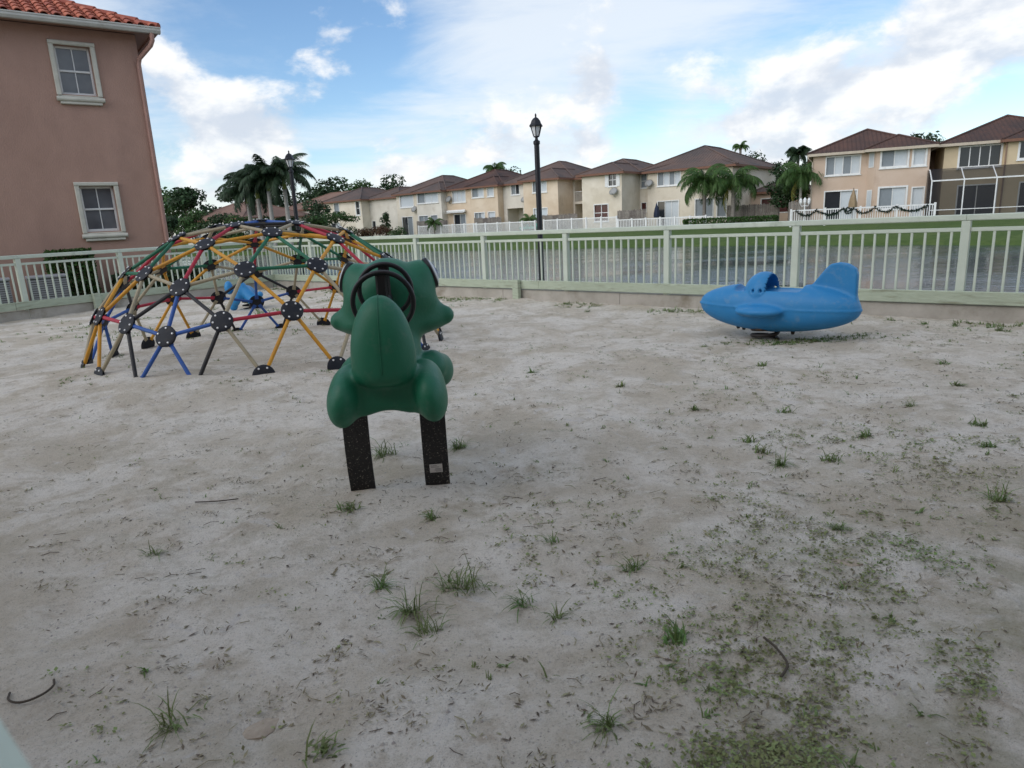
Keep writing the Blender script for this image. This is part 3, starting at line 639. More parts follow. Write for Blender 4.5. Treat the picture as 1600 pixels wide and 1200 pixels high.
    g.build('gutter', 'gutter_white', root)
    d = MB(); X = 0.10
    def rp(pts, w=0.05, t=0.038):
        for p, q in zip(pts[:-1], pts[1:]): d.tube([p, q], 0.052, 8)
    d.tube([(X+0.16, -ov-0.05, ez-0.11), (X+0.16, -ov-0.05, ez-0.26), (X+0.12, -ov+0.02, ez-0.36), (X-0.10, -0.10, ez-0.60), (X-0.13, -0.055, ez-0.72), (X-0.13, -0.055, 0.05)], 0.05, 8)
    d.build('downspout', 'pink_paint', root, 40)
pink_house()
def unseen_shade_house():  # added out of view to block sun and sky from the near sand
    root = thing('pink_house', 'unseen pink stucco house added behind the camera to shade the near sand', 'house', (0, -2.5, 0), 0.0)
    b = MB(); x0, x1, dp, z1 = -17.0, 13.0, 9.0, 6.8
    wall_face(b, x0, x1, -.1, z1, -dp, [])
    b.quad((x0, 0, -.1), (x1, 0, -.1), (x1, 0, z1), (x0, 0, z1)); b.quad((x1, -dp, -.1), (x1, 0, -.1), (x1, 0, z1), (x1, -dp, z1)); b.quad((x0, 0, -.1), (x0, -dp, -.1), (x0, -dp, z1), (x0, 0, z1))
    b.build('wall', 'pink_stucco', root)
    hip_roof(root, x0, x1, -dp, 0, z1+.02, .44, 'roof_red', .4, 'pink_paint', fz=.12)
unseen_shade_house()
def ac_unit(x, y, label):
    rz = math.atan2(0.6, 0.8); e = Vector((0.8, 0.6)); nn = Vector((-0.6, 0.8)); p = Vector((-8.395, 17.5)) + e*x + nn*y
    t = thing('air_conditioner', label, 'air conditioner', (p.x, p.y, 0), rz)
    MB().cbox(-0.36, -0.36, 0.0, 0.36, 0.36, 0.05, 0.01).build('pad', 'kerb_concrete', t)
    MB().box(-0.33, -0.33, 0.05, 0.33, 0.33, 0.60).build('cabinet', 'ac_dark', t)
    g = MB()
    for k in range(11):
        z = 0.09+k*0.046; g.box(-0.345, -0.345, z, 0.345, -0.331, z+0.030); g.box(0.331, -0.330, z, 0.345, 0.345, z+0.030); g.box(-0.345, -0.330, z, -0.331, 0.345, z+0.030)
    g.build('louvre_grille', 'ac_grey', t)
    MB().cbox(-0.36, -0.36, 0.602, 0.36, 0.36, 0.66, 0.015).build('lid', 'ac_grey', t)
ac_unit(-2.75, -1.3, 'grey louvred air conditioner between the railing and the pink house')
ac_unit(-3.75, -1.3, 'dark air conditioner cut by the left edge of the photo')

# ------------------------------------------------------------------ houses across the lake
EL = Vector((0.797, -0.605)); AL = Vector((-7.081, 87.603)); RZL = math.atan2(EL.y, EL.x); NL = Vector((0.605, 0.797))
ER = Vector((0.919, -0.394)); AR = Vector((25.927, 55.245)); RZR = math.atan2(ER.y, ER.x); NR = Vector((0.394, 0.919))
def lpos(x, y=0): p = AL + EL*x + NL*y; return (p.x, p.y, 0)
def rpos(x, y=0): p = AR + ER*x + NR*y; return (p.x, p.y, 0)
def house(label, pos, rz, blocks, roofs, wins, name='house', ze=5.45):
    # blocks: (x0,x1,y0,y1,material,holes); roofs: (x0,x1,y0,y1,z,slope,material,back_gable); wins: (x0,x1,z0,z1,y,panes,opts)
    t = thing(name, label, 'house', pos, rz)
    for (x0, x1, y0, y1, mt_, holes, z1) in blocks:
        b = MB(); hs = list(holes) + [(w[0], w[1], w[2], w[3], 0.12) for w in wins if abs(w[4]-y0) < 1e-6 and w[0] > x0-0.01 and w[1] < x1+0.01]
        wall_face(b, x0, x1, -0.3, z1, y0, hs)
        b.quad((x1, y0, -0.3), (x1, y1, -0.3), (x1, y1, z1), (x1, y0, z1)); b.quad((x1, y1, -0.3), (x0, y1, -0.3), (x0, y1, z1), (x1, y1, z1)); b.quad((x0, y1, -0.3), (x0, y0, -0.3), (x0, y0, z1), (x0, y1, z1))
        for h in holes:                                               # rooms behind open porches
            if len(h) > 4 and h[4] > 0.5: b.quad((h[0], y0+h[4], h[2]), (h[1], y0+h[4], h[2]), (h[1], y0+h[4], h[3]), (h[0], y0+h[4], h[3]))
        b.build('wall', mt_, t)
    for (x0, x1, y0, y1, z, sl, mt_, bg, fa) in roofs: hip_roof(t, x0, x1, y0, y1, z, sl, mt_, fascia=fa, back_gable=bg)
    for w in wins:
        kw = dict(w[6]) if len(w) > 6 else {}
        window(t, w[0], w[1], w[2], w[3], w[4], w[5], **kw)
    return t
W_, G_, D_, K_ = 'blind_white', 'blind_grey', 'glass_dark', 'glass_red'
DOOR = dict(name='sliding_door', sill=False)
h1 = house('cream two-storey house with a white shuttered window, next to the far shrubs', lpos(0), RZL,
    [(-8.62, 0.17, 0, 11, 'wall_cream', [], 5.4), (-4.06, 0.155, -1.0, 0.2, 'wall_white', [], 5.38)],
    [(-8.62, 0.17, 0, 11, 5.40, 0.44, 'roof_brown', False, 'fascia'), (-4.06, 0.155, -1.0, 4, 5.385, 0.44, 'roof_brown', True, 'fascia')],
    [(-7.9, -5.6, 3.78, 5.18, 0, [W_], dict(trim=0.12)), (-7.78, -5.95, 0.02, 2.45, 0, [D_, G_], DOOR), (-3.75, -0.35, 4.05, 5.2, -1.0, [G_, W_, W_]), (-3.75, -2.25, 1.0, 2.45, -1.0, [G_, G_]), (-1.73, -0.68, 1.0, 2.45, -1.0, [G_])])
h2 = house('peach two-storey house with an awning over its patio door, left of the street lamp', lpos(0), RZL,
    [(0.185, 8.96, 0, 11, 'wall_peach', [], 5.43), (4.78, 8.945, -1.03, 0.2, 'wall_peach', [], 5.41)],
    [(0.185, 8.96, 0, 11, 5.43, 0.44, 'roof_dark', False, 'fascia'), (4.78, 8.945, -1.03, 4, 5.415, 0.44, 'roof_dark', True, 'fascia')],
    [(1.2, 3.2, 3.9, 5.15, 0, [W_, W_, W_]), (1.25, 3.05, 0.02, 2.38, 0, [D_, G_], DOOR), (5.2, 6.85, 4.25, 5.25, -1.03, [G_, W_]), (7.5, 8.35, 4.25, 5.2, -1.03, [W_]), (5.4, 6.85, 1.0, 2.42, -1.03, [G_, G_, W_]), (7.45, 8.4, 1.0, 2.42, -1.03, [W_])])
a = MB(); a.tube([(0.3, -0.25, 2.82), (3.3, -0.25, 2.82)], 0.14, 8); a.quad((0.3, -0.25, 2.68), (3.3, -0.25, 2.68), (3.3, -0.7, 2.60), (0.3, -0.7, 2.60)); a.build('awning', 'white_paint', h2)
h3 = house('two-toned house with a dark open porch, directly behind the street lamp', lpos(0), RZL,
    [(8.975, 18.46, 0, 11, 'wall_white', [(9.47, 11.75, -0.02, 2.72, 2.2)], 5.47), (14.0, 18.445, -3.0, 0.2, 'wall_peach', [], 5.45)],
    [(8.975, 18.46, 0, 11, 5.47, 0.44, 'roof_brown', False, 'fascia'), (14.0, 18.445, -3.0, 4, 5.455, 0.44, 'roof_brown', True, 'fascia')],
    [(10.21, 11.3, 4.28, 5.3, 0, [G_, D_]), (15.3, 17.0, 4.2, 5.28, -3.0, [G_, W_, W_]), (15.3, 17.0, 1.2, 2.45, -3.0, [W_, W_])])
h4 = house('cream house with a corner balcony and a red-paned lower window', lpos(0), RZL,
    [(18.475, 26.36, 0, 11, 'wall_cream', [(18.66, 19.95, 3.02, 5.22, 1.6), (18.66, 19.95, -0.02, 2.75, 1.6)], 5.45), (21.9, 26.345, -3.9, 0.2, 'wall_cream', [], 5.43)],
    [(18.475, 26.36, 0, 11, 5.45, 0.40, 'roof_brown', False, 'fascia'), (21.9, 26.345, -3.9, 4, 5.435, 0.40, 'roof_brown', True, 'fascia')],
    [(24.95, 25.75, 4.2, 5.25, -3.9, [D_, D_], dict(shutters=True, rows=2)), (23.3, 24.8, 0.9, 2.45, -3.9, [K_, K_], dict(rows=2))])
r = MB()
for k in range(14): r.box(18.67+k*0.095, -0.02, 3.05, 18.69+k*0.095, 0.0, 4.0)
r.box(18.66, -0.035, 4.0, 19.95, 0.015, 4.06); r.build('balcony_railing', 'white_paint', h4)
h5 = house('large cream end house behind the two front-yard palms', lpos(0), RZL,
    [(26.375, 36.0, 0, 14, 'wall_cream', [], 5.42), (27.5, 35.985, -0.6, 0.2, 'wall_cream', [], 5.40), (35.7, 40.3, 5.0, 12.5, 'wall_salmon', [], 2.9)],
    [(26.375, 36.0, 0, 14, 5.42, 0.44, 'roof_brown', False, 'fascia'), (27.5, 35.985, -0.6, 5, 5.405, 0.30, 'roof_brown', True, 'fascia'), (36.5, 40.3, 5.0, 12.5, 2.9, 0.45, 'roof_brown', False, 'fascia')],
    [(26.52, 27.1, 3.95, 5.2, 0, [G_], dict(trim=0.06, rows=2)), (26.55, 27.05, 1.6, 2.45, 0, [K_], dict(trim=0.05)), (28.62, 30.9, 4.0, 5.2, -0.6, [G_, W_, G_, W_]), (28.62, 30.75, 0.02, 2.45, -0.6, [D_, W_, W_], DOOR), (32.5, 34.2, 0.85, 2.45, -0.6, [G_, G_]), (34.65, 35.45, 0.8, 2.45, -0.6, [G_]),
     (37.0, 39.6, 0.9, 2.2, 5.0, [K_], dict(sill=False))])
h6 = house('peach house with white gutters behind the garlanded white fence', rpos(0), RZR,
    [(-1.58, 6.25, 0, 11, 'wall_salmon', [], 5.22), (2.75, 6.235, -0.9, 0.2, 'wall_salmon', [], 5.20)],
    [(-1.58, 6.25, 0, 11, 5.24, 0.42, 'roof_dark', False, 'fascia_pale'), (2.35, 6.235, -0.9, 4.5, 5.225, 0.42, 'roof_dark', True, 'fascia_pale')],
    [(-0.62, 1.70, 3.62, 4.9, 0, [G_, W_, G_, W_]), (-0.6, 1.62, 0.02, 2.32, 0, [D_, W_], DOOR), (3.12, 4.78, 3.92, 5.02, -0.9, [G_, W_], dict(trim=0.13)), (5.2, 5.92, 3.92, 5.02, -0.9, [W_], dict(trim=0.13)), (3.12, 4.86, 0.9, 2.35, -0.9, [G_, W_], dict(trim=0.13)), (5.3, 6.0, 0.02, 2.25, -0.9, [W_], dict(name='door', sill=False))])
b = MB(); b.quad((2.20, 0.0, -0.3), (2.748, -0.9, -0.3), (2.748, -0.9, 5.2), (2.20, 0.0, 5.2)); b.quad((2.20, 0.003, 5.2), (2.748, -0.9, 5.2), (2.748, 0.003, 5.2)); b.build('bay_cheek', 'wall_salmon', h6)
for (zz0, zz1) in ((3.92, 5.02), (0.9, 2.3)):
    b = MB(); u = Vector((0.548, -0.9, 0)).normalized(); nn = Vector((-u.y*-1, -u.x, 0)); nn = Vector((-0.9, -0.548, 0)).normalized(); p0 = Vector((2.20, 0, 0))+u*0.25+nn*0.03; p1 = Vector((2.20, 0, 0))+u*0.85+nn*0.03
    b.quad((*p0[:2], zz0), (*p1[:2], zz0), (*p1[:2], zz1), (*p0[:2], zz1)); w = b.build('window', 'white_paint', h6)
    b = MB(); p0 = p0+u*0.08+nn*0.012; p1 = p1-u*0.08+nn*0.012; b.quad((*p0[:2], zz0+.08), (*p1[:2], zz0+.08), (*p1[:2], zz1-.08), (*p0[:2], zz1-.08)); b.build('pane', W_, w)
MB().tube([(-1.95, -0.42, 5.1), (-1.95, -0.42, 4.9), (-1.62, -0.06, 4.6), (-1.62, -0.06, 0)], 0.05, 6).build('downspout', 'fascia_pale', h6)
h7 = house('yellow house behind the white-framed pool screen at the right edge', rpos(0), RZR,
    [(7.25, 11.0, 0, 11, 'wall_yellow', [], 5.22), (11.0, 16.5, -0.55, 11, 'wall_yellow', [], 5.2), (6.2, 7.249, 4.0, 9, 'wall_brown', [], 5.0)],
    [(7.25, 16.5, 0, 11, 5.24, 0.40, 'roof_dark', False, 'fascia_pale'), (11.0, 16.5, -0.55, 5, 5.225, 0.40, 'roof_dark', True, 'fascia')],
    [(8.25, 10.72, 3.58, 4.92, 0, [D_, D_, D_, D_], dict(trim=0.13)), (11.75, 13.4, 3.9, 5.0, -0.55, [D_, D_], dict(trim=0.13)), (8.35, 10.7, 0.02, 2.2, 0, [D_, D_], DOOR), (12.0, 12.8, 0.2, 2.2, -0.55, [D_])])
MB().tube([(10.93, -0.62, 5.1), (10.93, -0.62, 0)], 0.05, 6).build('downspout', 'wall_brown', h7)
h0 = house('cream house with narrow windows, partly behind the young trees', lpos(0), RZL,
    [(-23.0, -15.5, 0, 10, 'wall_cream', [], 5.2), (-15.5, -9.6, 1.5, 10, 'wall_white', [], 5.2)],
    [(-23.0, -15.5, 0, 10, 5.2, 0.42, 'roof_brown', False, 'fascia'), (-15.5, -9.6, 1.5, 10, 5.21, 0.42, 'roof_brown', False, 'fascia')],
    [(-16.6, -15.9, 3.2, 4.9, 0, [D_], dict(trim=0.12, rows=2)), (-21.2, -20.2, 3.2, 4.9, 0, [G_]), (-22.2, -20.4, 0.1, 2.2, 0, [D_, W_]), (-15.2, -14.6, 0.8, 2.2, 1.5, [D_], dict(trim=0.05))])
for lab, p, w in (('low brown-roofed house in the trees, just right of the pink house', (-47, 104, 0), 15), ('brown-roofed house half hidden behind the royal palms', (-35, 112, 0), 16)):
    house(lab, p, RZL, [(0, w, 0, 11, 'wall_white', [], 3.5 if w == 15 else 4.6)], [(0, w, 0, 11, 3.5 if w == 15 else 4.6, 0.40, 'roof_faded', False, 'fascia')], [(2, 4, 1.0, 2.3, 0, [D_, G_])])
for (x, y, z, lab, tl) in ((-5.2, -0.05, 3.1, 'grey satellite dish on the wall of the cream shuttered house', .5), (0.75, -0.05, 4.0, 'small satellite dish at the left edge of the peach house wall', .5), (12.15, -0.05, 3.35, 'large grey satellite dish above the open porch', .6), (25.6, -3.95, 3.35, 'satellite dish on the corner of the balcony house', .6), (27.75, -0.65, 4.0, 'satellite dish high on the cream end house', .6)):
    p = lpos(x, y); satellite_dish((p[0], p[1], z), RZL, lab, tl)

def white_fence(label, posf, rz, x0, x1, y, h, gap=0.11, post=1.8, name='white_fence', pk=0.04):
    p = posf(x0, y); t = thing(name, label, 'fence', (p[0], p[1], 0), rz); L = x1-x0; n = max(1, round(L/post))
    for k in range(n+1): MB().box(k*L/n-0.065, -0.065, -0.25, k*L/n+0.065, 0.065, h+0.08).build('post', 'picket_white', t)
    MB().box(0.066, -0.03, h-0.09, L-0.066, 0.03, h).build('top_rail', 'picket_white', t); MB().box(0.066, -0.025, 0.05, L-0.066, 0.025, 0.13).build('bottom_rail', 'picket_white', t)
    b = MB(); k = 0.1
    while k < L-0.05: b.box(k-pk/2, -0.012, 0.131, k+pk/2, 0.012, h-0.091); k += gap
    tag(b.build('pickets', 'picket_white', t), kind='stuff'); return t
white_fence('white railing in front of the cream and peach houses, left of the lamp', lpos, RZL, -1.1, 8.0, -4.0, 1.25)
white_fence('white railing just left of the street lamp in the far yards', lpos, RZL, 8.1, 16.5, -4.6, 1.2)
white_fence('white railing right of the street lamp before the balcony house', lpos, RZL, 18.2, 26.6, -5.5, 1.25)
white_fence('white picket fence and gate before the large end house', lpos, RZL, 27.0, 35.6, -6.0, 0.95, gap=0.16, post=1.5, pk=0.06)
FG = white_fence('white balustrade hung with a dark green garland', rpos, RZR, -2.95, 6.15, -5.5, 1.08, gap=0.15, post=2.6, pk=0.045)
def wood_fence(label, posf, rz, x0, x1, y, h):
    p = posf(x0, y); t = thing('wooden_fence', label, 'fence', (p[0], p[1], 0), rz); b = MB(); x = 0.0
    while x < x1-x0:
        hh = h+random.uniform(-.05, .05); w = 0.14
        b.v += [(x, -.02, -.2), (x+w, -.02, -.2), (x+w, -.02, hh-.08), (x+w/2, -.02, hh), (x, -.02, hh-.08), (x, .01, -.2), (x+w, .01, -.2), (x+w, .01, hh-.08), (x+w/2, .01, hh), (x, .01, hh-.08)]
        i = len(b.v)-10; b.f += [(i, i+1, i+2, i+3, i+4), (i+9, i+8, i+7, i+6, i+5)] + [(i+k, i+5+k, i+5+(k+1) % 5, i+(k+1) % 5) for k in range(5)]; x += 0.16
    tag(b.build('boards', 'weathered_wood', t), kind='stuff'); MB().box(0, 0.012, h-.4, x1-x0, 0.05, h-.3).build('rail', 'weathered_wood', t); return t
wood_fence('grey board fence under the lower windows of the cream shuttered house', lpos, RZL, -3.0, 2.0, -2.3, 1.85)
wood_fence('grey board fence under the lower windows of the peach house', lpos, RZL, 6.3, 10.2, -2.3, 1.85)
wood_fence('grey board fence right of the street lamp', lpos, RZL, 17.2, 21.4, -4.3, 1.75)
wood_fence('grey board fence between balcony house and end house', lpos, RZL, 26.0, 29.0, -4.2, 1.8)
wood_fence('grey board fence beside the right front-yard palm', lpos, RZL, 36.2, 40.8, -2.4, 1.75)
wood_fence('short board fence behind the triple white lamp', rpos, RZR, -3.2, -1.7, -2.0, 1.75)

def garland():
    p = rpos(-2.6, -5.62); t = thing('garland', 'dark green swagged garland with a wreath on the white balustrade', 'garland', (p[0], p[1], 0), RZR)
    b = MB(); ks = [0.0, 1.35, 3.1, 3.75, 5.1, 6.4, 8.35]
    def tuft(c, r, n):
        for _ in range(n):
            d = Vector((random.gauss(0, 1), random.gauss(0, 1)*.6, random.gauss(0, 1))).normalized()*r*random.uniform(.5, 1.1); u = d.cross(Vector((.3, .5, .8))).normalized()*0.035; q = Vector(c)+d; b.quad(Vector(c)+u, Vector(c)-u, q-u*.5, q+u*.5)
    for a, c in zip(ks[:-1], ks[1:]):
        n = int((c-a)/0.07)
        for k in range(n):
            f = k/n; tuft((a+(c-a)*f, 0, 1.02-0.36*4*f*(1-f)*min(1, (c-a)/1.3)), 0.15, 7)
    b.build('swag', 'garland_green', t)
    b = MB()
    for k in range(26): aa = 2*math.pi*k/26; tuft((3.42+.2*math.cos(aa), -0.04, .86+.2*math.sin(aa)), 0.10, 5)
    b.build('wreath', 'garland_green', t)
garland()
def umbrella(label, p, mtl, h):
    t = thing('closed_parasol', label, 'parasol', p, 0.0)
    MB().tube([(0, 0, 0), (0, 0, h)], 0.025, 8).build('pole', 'trunk_grey', t)
    b = MB(); n = 12
    prof = [(0.20, 0.95), (0.25, 1.0), (0.24, 1.35), (0.16, 1.8), (0.07, 2.15), (0.03, 2.3)]
    for r_, z in prof:
        for j in range(n): aa = 2*math.pi*j/n; rr = r_*(1+0.22*(j % 2)); b.v.append((rr*math.cos(aa), rr*math.sin(aa), z*h/2.35))
    for k in range(len(prof)-1):
        for j in range(n): b.f.append((k*n+j, k*n+(j+1) % n, (k+1)*n+(j+1) % n, (k+1)*n+j))
    b.build('canopy', mtl, t); MB().lathe([(0.02, h-.05), (0.045, h-.02), (0.01, h+.06)], 8).build('finial', 'trunk_grey', t)
    MB().lathe([(0.25, 0), (0.25, .05), (0.04, .09)], 12).build('base', 'trunk_grey', t)
umbrella('closed tan parasol in front of the peach house patio door', rpos(1.30, -1.8), 'canvas_tan', 2.45)
umbrella('closed dark blue parasol by the end house patio door', lpos(29.0, -1.8), 'canvas_blue', 2.35)
def triple_lamp():
    p = rpos(-2.05, -4.6); t = thing('garden_lamp', 'white triple-headed garden lamp behind the garlanded balustrade', 'lamp', p, RZR)
    MB().lathe([(0.10, 0), (0.10, .2), (0.05, .3), (0.04, 1.45), (0.06, 1.5)], 8).build('pole', 'picket_white', t)
    for dx in (-.28, 0, .28):
        a = MB(); a.tube([(0, 0, 1.4), (dx*.7, 0, 1.32), (dx, 0, 1.45)] if dx else [(0, 0, 1.45), (0, 0, 1.5)], 0.025, 6); ar = a.build('arm', 'picket_white', t)
        MB().lathe([(0.04, 1.46), (0.10, 1.58), (0.10, 1.74), (0.12, 1.76), (0.02, 1.92)], 8, (dx, 0, 0.03 if dx == 0 else 0)).build('lantern', 'picket_white', t)
triple_lamp()
def screen_enclosure():
    p = rpos(6.15, -3.3); t = thing('screen_enclosure', 'white-framed insect screen enclosure on the back of the yellow house', 'screen enclosure', (p[0], p[1], 0), RZR)
    xs = [0, 1.95, 3.85, 5.75, 7.6]; zt = 2.62; zb = 3.45; D = 3.25
    for x in xs:
        MB().box(x-.035, -.035, -.1, x+.035, .035, zt-.05).build('upright', 'picket_white', t)
        MB().tube([(x, 0, zt+.0), (x+0.1, D*.62, zb), (x+.1, D-0.05, zb)], 0.04, 4).build('roof_beam', 'picket_white', t)
    MB().box(-.035, -.04, zt-.05, xs[-1]+.035, .04, zt+.04).build('eave_beam', 'picket_white', t)
    b = MB(); b.box(.04, -.02, .58, xs[-1]-.04, .02, .63); b.build('chair_rail', 'picket_white', t)
    for a, c in zip(xs[:-1], xs[1:]):
        b = MB(); b.quad((a+.036, 0, -.05), (c-.036, 0, -.05), (c-.036, 0, zt-.052), (a+.036, 0, zt-.052)); b.build('screen_panel', 'insect_screen', t)
        b = MB(); b.quad((a+.04, .02, zt+.03), (c-.04, .02, zt+.03), (c+.06, D*.62, zb+.03), (a+.14, D*.62, zb+.03)); b.quad((a+.14, D*.62, zb+.03), (c+.06, D*.62, zb+.03), (c+.06, D-.06, zb+.03), (a+.14, D-.06, zb+.03)); b.build('roof_screen', 'insect_screen', t)
    b = MB(); b.quad((0, .04, -.05), (0, D-.05, -.05), (0, D-.05, zb), (0, D*.62, zb), (0, .04, zt-.05)); b.build('side_screen', 'insect_screen', t)
screen_enclosure()
p = lpos(15.0, -3.6); t = thing('garden_bench', 'teal covered bench behind the white railing, left of the lamp foot', 'bench', (p[0], p[1], 0), RZL)
MB().cbox(-1.1, -.3, .35, 1.1, .3, .62, .05).build('cover', 'teal_cover', t); MB().cbox(-1.1, .305, .35, 1.1, .4, .95, .03).build('backrest', 'teal_cover', t)
for x in (-1, 1): MB().box(x-.05, -.25, 0, x+.05, .25, .349).build('leg', 'trunk_brown', t)

# ------------------------------------------------------------------ street lamps
def street_lamp(label, loc):
    t = thing('street_lamp', label, 'street lamp', loc, 0.35)
    MB().lathe([(0.085, -0.3), (0.085, 0.25), (0.06, 0.30), (0.052, 0.34), (0.047, 2.74), (0.060, 2.75), (0.060, 2.80), (0.03, 2.82), (0.025, 2.86), (0.055, 2.87), (0.05, 2.885)], 16).build('post', 'lamp_black', t, 40)
    n = 6; b = MB()
    for k in range(n):                                                    # lantern bars
        a = 2*math.pi*k/n; b.tube([(0.055*math.cos(a), 0.055*math.sin(a), 2.885), (0.105*math.cos(a), 0.105*math.sin(a), 3.055)], 0.008, 5)
    hd = b.build('lantern_frame', 'lamp_black', t)
    MB().lathe([(0.05, 2.887), (0.098, 3.05)], n).build('lantern_glass', 'lamp_glass', t)
    MB().lathe([(0.128, 3.045), (0.130, 3.065), (0.102, 3.10), (0.085, 3.145), (0.05, 3.185), (0.02, 3.20), (0.014, 3.225), (0.02, 3.24), (0.004, 3.27)], n).build('lantern_roof', 'lamp_black', t)
street_lamp('tall black lantern street lamp behind the railing at the centre', (0.655, 12.9, -0.13))
street_lamp('black lantern street lamp in front of the royal palms behind the dome', (-5.17, 17.6, -0.03))

# ------------------------------------------------------------------ plants
def frond_mesh(name, L, droop, leaflet, mtl, n=34, wid=0.05, rise=0.5, hang=0.8, seed=0):
    rnd = random.Random(seed); b = MB(); pts = []
    for k in range(13):
        t = k/12; ang = rise - (rise+droop)*t**1.3
        if k == 0: pts.append(Vector((0, 0, 0)))
        else: pts.append(pts[-1] + Vector((math.cos(ang), 0, math.sin(ang)))*L/12)
    b.tube(pts, [0.035*(1-k/13)+0.008 for k in range(13)], 5)
    for side in (-1, 1):
        for k in range(n):
            t = 0.12+0.88*(k+rnd.random()*.6)/n; i = min(11, int(t*12)); f = t*12-i; p = pts[i].lerp(pts[i+1], f); tan = (pts[i+1]-pts[i]).normalized()
            l = leaflet*math.sin(math.pi*(0.18+0.74*t))*rnd.uniform(.8, 1.15)
            out = (Vector((0, side, 0))*math.cos(hang*rnd.uniform(.6, 1.2)) + tan*0.55 + Vector((0, 0, -1))*math.sin(hang)*rnd.uniform(.5, 1.2)).normalized()
            mid = p + out*l*.55; tip = p + out*l + Vector((0, 0, -1))*l*0.35*rnd.uniform(.3, 1.2); w = tan*wid*.5
            b.quad(p-w, p+w, mid+w, mid-w); b.quad(mid-w, mid+w, tip)
    return b.mesh(name, mtl)
FR = {}
def palm(label, loc, trunk_h, r0, r1, kind, nf=16, L=2.4, group=None, lean=(0, 0), shaft=0.0, seed=1, yellow=0, trunk_mtl='trunk_grey'):
    rnd = random.Random(seed); t = thing('palm_tree', label, 'palm tree', loc, 0, group)
    pts = []; rs = []
    for k in range(9):
        f = k/8; pts.append((lean[0]*f*f, lean[1]*f*f, -0.6+(trunk_h+0.6)*f)); rs.append(r0+(r1-r0)*f)
    MB().tube(pts, rs, 10).build('trunk', trunk_mtl, t, True); top = Vector(pts[-1])
    if shaft: MB().tube([top-Vector((0, 0, .1)), top+Vector((0, 0, shaft*.5)), top+Vector((0, 0, shaft))], [r1*1.15, r1*.95, r1*.5], 9).build('crownshaft', 'crownshaft', t, True); top = top+Vector((0, 0, shaft*.9))
    else:
        b = MB()
        for k in range(9): a = rnd.uniform(0, 6.28); b.tube([top+Vector((r1*.6*math.cos(a), r1*.6*math.sin(a), -.35)), top+Vector((r1*2.2*math.cos(a), r1*2.2*math.sin(a), .25))], [r1*.5, r1*.2], 5)
        b.build('leaf_boots', 'boot_brown', t)
    key = (kind, L)
    if key not in FR:
        if kind == 'royal': FR[key] = [frond_mesh('frond', L*s_, d, 0.95, 'frond_dark', 60, .085, r_, .75, i) for i, (s_, d, r_) in enumerate(((1, .9, .75), (.9, .55, 1.0), (1.05, 1.2, .55)))]
        else: FR[key] = [frond_mesh('frond', L*s_, d, 0.85 if L > 1.6 else 0.36, 'frond_green', 64, .042, r_, 1.0, i) for i, (s_, d, r_) in enumerate(((1, 1.35, .8), (.92, 1.1, 1.0), (1.05, 1.5, .55)))] + [frond_mesh('frond', L, 1.5, 0.5, 'frond_yellow', 30, .05, .1, 1.1, 9)]
    ms = FR[key]
    for k in range(nf):
        a = k*2.399+rnd.uniform(-.25, .25); el = 1.05-1.35*(k/nf)+rnd.uniform(-.12, .12)
        mi = rnd.randrange(3) if k < nf-yellow else 3 % len(ms)
        mt_ = Matrix.Translation(top) @ Matrix.Rotation(a, 4, 'Z') @ Matrix.Rotation(-el+.45, 4, 'Y')
        link('frond', ms[mi], t, matrix=mt_)
    return t
def leaf_cloud(b, blobs, n, size, rnd, flat=0.0, droop=0.0):
    vol = [bl[3]*bl[4]*bl[5] for bl in blobs]; tot = sum(v**.67 for v in vol)
    for bl, v in zip(blobs, vol):
        k = int(n*v**.67/tot)
        for _ in range(k):
            d = Vector((rnd.gauss(0, 1), rnd.gauss(0, 1), rnd.gauss(0, 1))).normalized(); r = rnd.uniform(.35, 1.0)**.45*rnd.uniform(.86, 1.10)
            c = Vector((bl[0]+d.x*bl[3]*r, bl[1]+d.y*bl[4]*r, bl[2]+d.z*bl[5]*r))
            nrm = (d + Vector((rnd.gauss(0, .7), rnd.gauss(0, .7), rnd.gauss(0, .7)+.5))).normalized(); u = nrm.cross(Vector((rnd.random()-.5, rnd.random()-.5, .3))).normalized(); w = nrm.cross(u)
            s_ = size*rnd.uniform(.55, 1.3); b.quad(c-u*s_, c-w*s_*.55, c+u*s_, c+w*s_*.55)
def tree(label, loc, h, w, mtl, n=1800, size=0.22, trunk=0.14, clear=0.3, group=None, seed=1, name='broadleaf_tree', lobes=9):
    rnd = random.Random(seed); t = thing(name, label, 'tree', loc, rnd.uniform(0, 6), group)
    b = MB(); th = h*clear
    b.tube([(0, 0, -.4), (.03, .02, th*.6), (0, 0, th*1.1)], [trunk, trunk*.8, trunk*.65], 8); blobs = []
    for k in range(lobes):
        a = k*2.4+rnd.uniform(-.4, .4); rr = w*.5*rnd.uniform(.2, .72); z = th + (h-th)*rnd.uniform(.18, .86)
        f = 1-abs((z-th)/(h-th)-.45)*.9; c = (rr*f*math.cos(a), rr*f*math.sin(a), z)
        s_ = rnd.uniform(.55, 1.0); blobs.append((*c, w*.27*s_, w*.27*s_, (h-th)*.21*s_))
        b.tube([(0, 0, th*rnd.uniform(.75, 1.0)), (c[0]*.5, c[1]*.5, th+(z-th)*.5), c], [trunk*.5, trunk*.3, trunk*.1], 5)
    b.build('trunk', 'trunk_brown', t)
    cb = MB(); leaf_cloud(cb, blobs, n, size, rnd); cb.build('crown', mtl, t)
    return t
